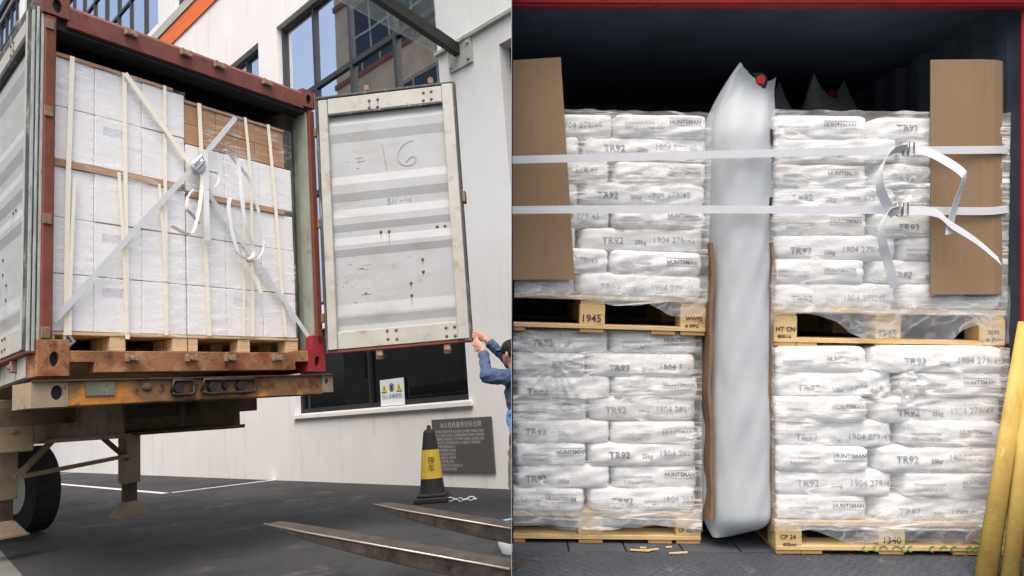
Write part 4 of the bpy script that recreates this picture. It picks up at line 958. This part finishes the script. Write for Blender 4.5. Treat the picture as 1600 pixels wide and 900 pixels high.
# heights are above each pallet's own base
stack(PUL, .182, 1.055, 8, .92, [[(0, .30, 'L'), (.30, .915, 'L')], [(0, .455, 'R'), (.455, .915, 'H')]], '1904 279/45', 'upper left', .55, 1)
stack(PLL, .157, 1.04, 8, .915, [[(0, .36, 'H'), (.36, .90, 'L')], [(0, .475, 'L'), (.475, .905, 'H')]], '1904 282/56', 'lower left', .55, 2)
stack(PUR, .187, 1.10, 8, 1.1, [[(.0, .60, 'L'), (.61, 1.09, 'H')], [(.0, .455, 'H'), (.46, 1.09, 'L')]], '1904 279/45', 'upper right', .55, 3)
stack(PLR, .157, .968, 7, 1.08, [[(.0, .44, 'H'), (.46, 1.065, 'L')], [(.0, .56, 'L'), (.58, 1.06, 'H')]], '1904 279/49', 'lower right', .55, 4)

# ---- stretch film over the sack stacks
def wrap(M, x0, x1, z0, z1, label, seed, knots=(), m='film_heavy', zb=None, y0=-.02, nu=120, nv=100, sides=True, soft=1.0):
    tot = (x1 - x0) + (.5 if sides else 0)
    def fn(u, v):
        s = u * tot - (.25 if sides else 0); x = x0 + min(max(s, 0), x1 - x0); y = y0
        if s < 0: y += -s
        if s > x1 - x0: y += s - (x1 - x0)
        lo = zb(x) if zb else z0
        z = lo + (z1 - lo) * v
        fa, fb = s * 7 + z * 16 + seed, z * 9 - s * 14
        q = soft * (.006 * noise3(fa, fb, seed) + .004 * (1 - 2 * abs(math.sin(fa * 2.1 + 1.5 * noise3(s * 4, z * 3, seed)))) * max(0, noise3(s * 5, z * 6, seed + 2)) + .002 * noise3(s * 45 + z * 30, z * 40 - s * 30, seed))
        for kx, kz, kr in knots:
            dx, dz = x - kx, z - kz; r = math.hypot(dx, dz); t = math.atan2(dz, dx)
            q += -math.exp(-(r / kr) ** 2) * .018 + .010 * math.sin(17 * t + 2 * math.sin(5 * t)) * math.exp(-r / kr)
        e_ = .005 * max(0, 1 - min(v, 1 - v) * 14) * noise3(s * 20, seed, z * 4)
        if 0 <= s <= x1 - x0: y += q
        else: x += q
        return (x, y, z + e_)
    b = MB(); b.grid(nu, nv, fn); o = obj('stretch_film', b, m, fix=False); o.data.polygons.foreach_set('use_smooth', [True] * len(o.data.polygons)); o.matrix_world = M; tag(o, label, 'plastic film')
wrap(PUL, -.0, .925, .12, 1.07, 'clear wrinkled film round the upper left sack stack', 1.5, zb=lambda x: .155 + .02 * math.sin(x * 9), sides=False)
wrap(PLL, -.0, .915, .09, 1.045, 'clear film gathered in a knot round the lower left sack stack', 3.1, knots=((.21, .89, .16),), zb=lambda x: .085 + .012 * math.sin(x * 11), sides=False)
wrap(PUR, -.008, 1.105, .16, 1.12, 'clear creased film round the upper right sack stack', 5.2, knots=((.66, .78, .22),), sides=True)
wrap(PLR, -.008, 1.075, .12, .97, 'clear film bunched in the middle round the lower right sack stack', 7.7, knots=((.6, .87, .2), (.55, .7, .15)), sides=True)
# film skirts hanging over the pallets
def lower_edge(x):
    pts = [(0.0, .15), (.1, .16), (.22, .15), (.31, .115), (.36, .07), (.42, .045), (.6, .05), (.8, .035), (.84, .04), (.88, .085), (.96, .12), (1.0, .02), (1.11, .03)]
    for (a, c), (d, e_) in zip(pts, pts[1:]):
        if a <= x <= d: return c + (e_ - c) * (x - a) / (d - a)
    return .1
wrap(PUR, -.012, 1.11, .05, .30, 'loose clear film skirt draped over the upper right pallet', 9.3, m='film_skirt', zb=lower_edge, y0=-.02, nu=120, nv=24, sides=False)
wrap(PUL, .0, .93, .05, .27, 'shiny film folds along the foot of the upper left sack stack', 11.3, m='film_skirt', zb=lambda x: .168 - (.075 * max(0, (x - .62) / .12) if x < .74 else .075 if x < .92 else .0) * (1 if x > .62 else 0), y0=-.022, nu=120, nv=20, sides=False)
wrap(PLR, .0, 1.08, .05, .2, 'film skirt hanging over the lower right floor pallet', 13.3, m='film_skirt', zb=lambda x: .115 - .05 * min(1, max(0, (x - .15) * 5)) + .008 * math.sin(x * 14), y0=-.014, nu=90, nv=16, sides=False)
wrap(PLL, .0, .92, .05, .2, 'film skirt hanging over the lower left floor pallet', 15.3, m='film_skirt', zb=lambda x: .10 - .035 * math.sin(x * 5) ** 2, y0=-.014, nu=90, nv=16, sides=False)
def twist(M, c, label, seed):
    b = MB(); R = random.Random(seed)
    for k in range(9):
        a = R.uniform(-2.6, -.5) if k < 5 else R.uniform(0, 2 * PI); L = R.uniform(.05, .16)
        p = [(c[0] + math.cos(a) * L * t + .008 * math.sin(t * 6 + k), c[1] - .035 * (1 - t), c[2] + math.sin(a) * L * t) for t in (0, .3, .6, 1)]
        b.tube(p, [.007, .006, .004, .0015], 6)
    o = obj('film_twist', b, 'film_skirt', smooth=True); o.matrix_world = M; tag(o, label, 'plastic film')
twist(PLL, (.21, -.005, .89), 'twisted film knot on the lower left sack stack', 1)
twist(PLR, (.6, -.008, .86), 'twisted film bunch on the lower right sack stack', 2)

# ---- dunnage air bags
def airbag(M, rx, ry, z0, z1, ear, seg, label, prints=True, nn=56, mm=80, lean=0.0):
    t_ = thing('air_bag', label, 'air bag', M, 'woven dunnage air bags')
    b = MB(); Hh = z1 - z0; sx, sy = seg
    def P(th, v):
        z = z0 + Hh * v
        k = 0
        if v > .85: k = ((v - .85) / .15) ** 1.7
        elif v < .05: k = .7 * ((.05 - v) / .05) ** 2
        c, s = math.cos(th), math.sin(th)
        w_ = 1 + .04 * math.sin(v * 9)
        ex, ey = rx * w_ * abs(c) ** .8 * (1 if c > 0 else -1), ry * abs(s) ** .9 * (1 if s > 0 else -1)
        gx, gy = (lean if v > .5 else 0) + sx * c, sy * c + (.008 if v < .97 else .003) * s
        x, y = ex * (1 - k) + gx * k, ey * (1 - k) + gy * k
        if v > .85: z += (ear * abs(c) ** 2 - ear * .4) * k
        cr = min(1, max(0, (v - .6) / .25)); x += .004 * noise3(th * 4, v * 14, 1) * (1 - k); y += .006 * noise3(th * 5 + 2, v * 12, 3) * (1 - k)
        y += cr * .006 * math.sin(th * 9 + v * 10) * (1 - .5 * k) * (.4 + noise3(th * 3, v * 9, 5)); x += cr * .002 * math.sin(th * 11 + v * 14)
        return (x, y, z)
    b.grid(nn, mm, lambda u, v: P(2 * PI * u, v))
    obj('bag_body', b, 'airbag', t_, smooth=True, fix=False)
    c = MB(); zz = z1 - ear * .5
    c.tube([(lean + .0, sy * .1 - .03, zz), (lean + .0, sy * .1 - .05, zz)], [.024, .022], 14); vv = obj('valve', c, 'valve_red', t_)
    c = MB(); c.tube([(lean + .03 * math.cos(a), sy * .1 - .035, zz - .006 + .036 * math.sin(a)) for a in [2 * PI * k / 16 for k in range(17)]], .008, 6, cap=False); obj('valve_ring', c, 'valve_black', vv)
    c = MB(); c.tube([(lean - sx * .6, -sy * .6 - .006, z1 + ear * .02), (lean - .04, sy * .0 - .02, zz + .03), (lean - .01, sy * .1 - .03, zz + .028)], [.005, .007, .01], 6); obj('valve_cord', c, 'valve_black', vv)
    if prints:
        # icon squares and barcodes down the right flank of the bag
        def patch(th0, th1, v0, v1, nm, mt, off=.004, parent=t_):
            q = MB(); q.grid(8, 8, lambda u, v: (lambda p, n_: (p[0] + n_[0] * off, p[1] + n_[1] * off, p[2]))(P(th0 + (th1 - th0) * u, v0 + (v1 - v0) * v), (math.cos(th0), math.sin(th0)))); return obj(nm, q, mt, parent, fix=False)
        for v0 in (.835, .69):
            s_ = patch(-.95, -.45, v0, v0 + .035, 'printed_square', 'valve_black')
            patch(-.80, -.62, v0 + .008, v0 + .02, 'swoosh', 'airbag', .006, s_)
            for k in range(7): patch(-.9, -.5, v0 - .012 - k * .0085, v0 - .008 - k * .0085, 'printed_lines', 'ink_grey')
    return t_
airbag(MR @ T(1.108, 3.70, 0), .168, .20, -1.2, 1.05, .05, (.13, .13), 'large white woven air bag standing in the gap between the sack stacks', lean=.115)
airbag(MR @ T(1.56, 4.55, 0), .16, .2, -1.0, 1.22, .10, (.10, .08), 'dim white air bag tip directly behind the large air bag', False, 24, 30)
airbag(MR @ T(2.02, 4.75, 0), .2, .2, -1.0, 1.28, .11, (.13, .08), 'dim white air bag tip above the upper right sack stack', False, 24, 30)
# cardboard liners beside the bag
def liner(x, z0, z1, label):
    b = MB()
    b.grid(1, 24, lambda u, v: (x + .006 * math.sin(v * 9) + .004 * math.sin(v * 23), 3.53 + .16 * u, z0 + (z1 - z0) * v))
    m = b.mesh('cardboard_liner'); o = bpy.data.objects.new('cardboard_liner', m); COL.objects.link(o); m.materials.append(MATS['card_edge'])
    md = o.modifiers.new('t', 'SOLIDIFY'); md.thickness = .016; md.offset = 0; o.matrix_world = MR; tag(o, label, 'cardboard')
liner(.943, -1.1, .215, 'thin brown cardboard liner left of the large air bag')
liner(1.232, -1.15, .215, 'thin brown cardboard liner right of the large air bag')

# ---- cardboard sheets
b = MB(); b.add([(x, y, z) for y in (3.553, 3.562) for x, z in ((.004, 1.085), (.232, 1.10), (.299, .04), (.004, .04))], [(0, 1, 2, 3), (7, 6, 5, 4), (0, 4, 5, 1), (1, 5, 6, 2), (2, 6, 7, 3), (3, 7, 4, 0)])
o = obj('cardboard_sheet', b, 'card_brown'); o.matrix_world = MR; tag(o, 'flat brown cardboard sheet covering the left edge of the upper left stack', 'cardboard')
b = MB(); sec = [(1.962, 3.495), (2.185, 3.49), (2.262, 3.497), (2.31, 3.515), (2.335, 3.545), (2.345, 3.62)]; k = len(sec); th = .006
v = [(x, y, z) for z in (-.03, 1.07) for x, y in sec] + [(x, y + th, z) for z in (-.03, 1.07) for x, y in sec]
f = []
for i in range(k - 1): f += [(i, i + 1, k + i + 1, k + i), (2 * k + i + 1, 2 * k + i, 3 * k + i, 3 * k + i + 1), (k + i, k + i + 1, 3 * k + i + 1, 3 * k + i), (i + 1, i, 2 * k + i, 2 * k + i + 1)]
f += [(0, k, 3 * k, 2 * k), (k - 1, 3 * k - 1, 4 * k - 1, 2 * k - 1)]
b.add(v, f); o = obj('cardboard_corner', b, 'card_brown'); o.matrix_world = MR; tag(o, 'brown folded cardboard corner protector on the upper right stack', 'cardboard')

# ---- horizontal lashing straps with wire buckles and loose tails
def bez(P, n=7):
    Q = []
    for i in range(len(P) - 1):
        p0, p1, p2, p3 = [Vector(P[min(max(k, 0), len(P) - 1)]) for k in (i - 1, i, i + 1, i + 2)]
        for k in range(n): t = k / n; Q.append(.5 * ((2 * p1) + (p2 - p0) * t + (2 * p0 - 5 * p1 + 4 * p2 - p3) * t * t + (3 * p1 - p0 - 3 * p2 + p3) * t ** 3))
    return Q + [Vector(P[-1])]
def px(x, y, d): return ((x - 800) / 1165.44 * d, d, (450 - y) / 1165.44 * d)
def bstrap(label, main, tails, buckle):
    t = thing('lashing_strap', label, 'strap', MR)
    b = MB(); b.ribbon(bez(main, 6), .036, .002); obj('webbing', b, 'strap_white', t)
    for pts, w0, w1 in tails:
        Q = bez(pts); b = MB(); b.ribbon(Q, .042, .002, [Vector(w0).lerp(Vector(w1), i / (len(Q) - 1)) for i in range(len(Q))]); obj('loose_end', b, 'strap_white', t)
    x, y, z = buckle; b = MB()
    for dx, dy in ((-.010, -.006), (.010, -.012)):
        w2, h2 = .014, .03; b.tube([(x + dx - w2, y + dy, z - h2), (x + dx + w2, y + dy, z - h2), (x + dx + w2, y + dy - .004, z + h2), (x + dx - w2, y + dy - .004, z + h2), (x + dx - w2, y + dy, z - h2)], .0035, 6)
    obj('wire_buckle', b, 'wire', t, smooth=True)
Y0 = 3.468
bstrap('upper white lashing strap stretched across both sack stacks', [(.002, Y0, .596), (.6, Y0 - .005, .610), (1.25, Y0, .628), (1.83, Y0 - .01, .637), (2.19, Y0 + .005, .643), (2.29, Y0 + .03, .648), (2.35, 3.53, .65), (2.372, 3.6, .65)],
       [([px(1418, 236, 3.45), px(1445, 236, 3.43), px(1475, 250, 3.40), px(1502, 268, 3.36), px(1506, 280, 3.36), px(1496, 310, 3.39), px(1486, 345, 3.41), px(1483, 366, 3.41)], (0, .1, 1), (1, .2, .2)),
        ([px(1416, 232, 3.44), px(1395, 236, 3.42), px(1378, 258, 3.40), px(1374, 285, 3.40), px(1382, 312, 3.42), px(1398, 337, 3.44)], (.2, -.6, 1), (.9, -.3, .5))], (1.828, 3.45, .640))
bstrap('lower white lashing strap stretched across both sack stacks', [(.002, Y0, .363), (.6, Y0 - .004, .366), (1.25, Y0, .364), (1.80, Y0 - .01, .36), (2.18, Y0 + .005, .358), (2.29, Y0 + .03, .366), (2.35, 3.53, .375), (2.372, 3.6, .38)],
       [([px(1412, 330, 3.45), px(1440, 329, 3.43), px(1466, 334, 3.41), px(1484, 350, 3.40), px(1510, 366, 3.39), px(1535, 384, 3.37), px(1562, 408, 3.36)], (0, .1, 1), (-.35, .2, 1)),
        ([px(1404, 328, 3.44), px(1386, 333, 3.42), px(1377, 355, 3.42), px(1379, 380, 3.43), px(1386, 405, 3.45), px(1393, 430, 3.46), px(1398, 450, 3.47)], (.3, -.5, .9), (1, -.1, 0))], (1.80, 3.45, .363))

# ---- yellow bars leaning at the right, splinters on the floor
for i, (p, q, wx, lab) in enumerate((((2.03, 3.20, FL + .002), (2.365, 3.425, -.165), .098, 'leftmost yellow painted bar leaning on the red post'),
                                     ((2.115, 3.17, FL + .002), (2.395, 3.40, -.22), .082, 'middle yellow painted bar leaning on the red post'),
                                     ((2.19, 3.14, FL + .002), (2.43, 3.385, -.30), .08, 'rightmost yellow painted bar at the edge of the bay'))):
    b = MB(); b.tube([p, q], [wx * .5, wx * .42], 14, sq=(.55, 1), up=(0, 1, 0)); o = obj('yellow_bar', b, 'yellow_paint', smooth=True); o.matrix_world = MR; tag(o, lab, 'bar', 'yellow bars leaning on the post')
R = random.Random(21)
for i, (x, y, L) in enumerate(((1000, 862, .09), (1020, 861, .06), (1045, 857, .03), (1060, 866, .09), (1005, 858, .03))):
    d = -FL * 1165.44 / (y - 450); c = Vector(((x - 800) / 1165.44 * d, d, FL + .007)); a = R.uniform(-.3, .6)
    b = MB(); b.bar(c - Vector((math.cos(a), math.sin(a), 0)) * L / 2, c + Vector((math.cos(a), math.sin(a), 0)) * L / 2, .008, .006); o = obj('wood_splinter', b, 'splinter'); o.matrix_world = MR
    tag(o, ['longest pale wood splinter left of the group on the container floor', 'pale wood splinter second from left on the container floor', 'tiny wood splinter standing nearest the left floor pallet', 'rightmost long wood splinter on the container floor', 'tiny wood splinter beside the longest splinter'][i], 'wood splinter', 'wood splinters on the floor')
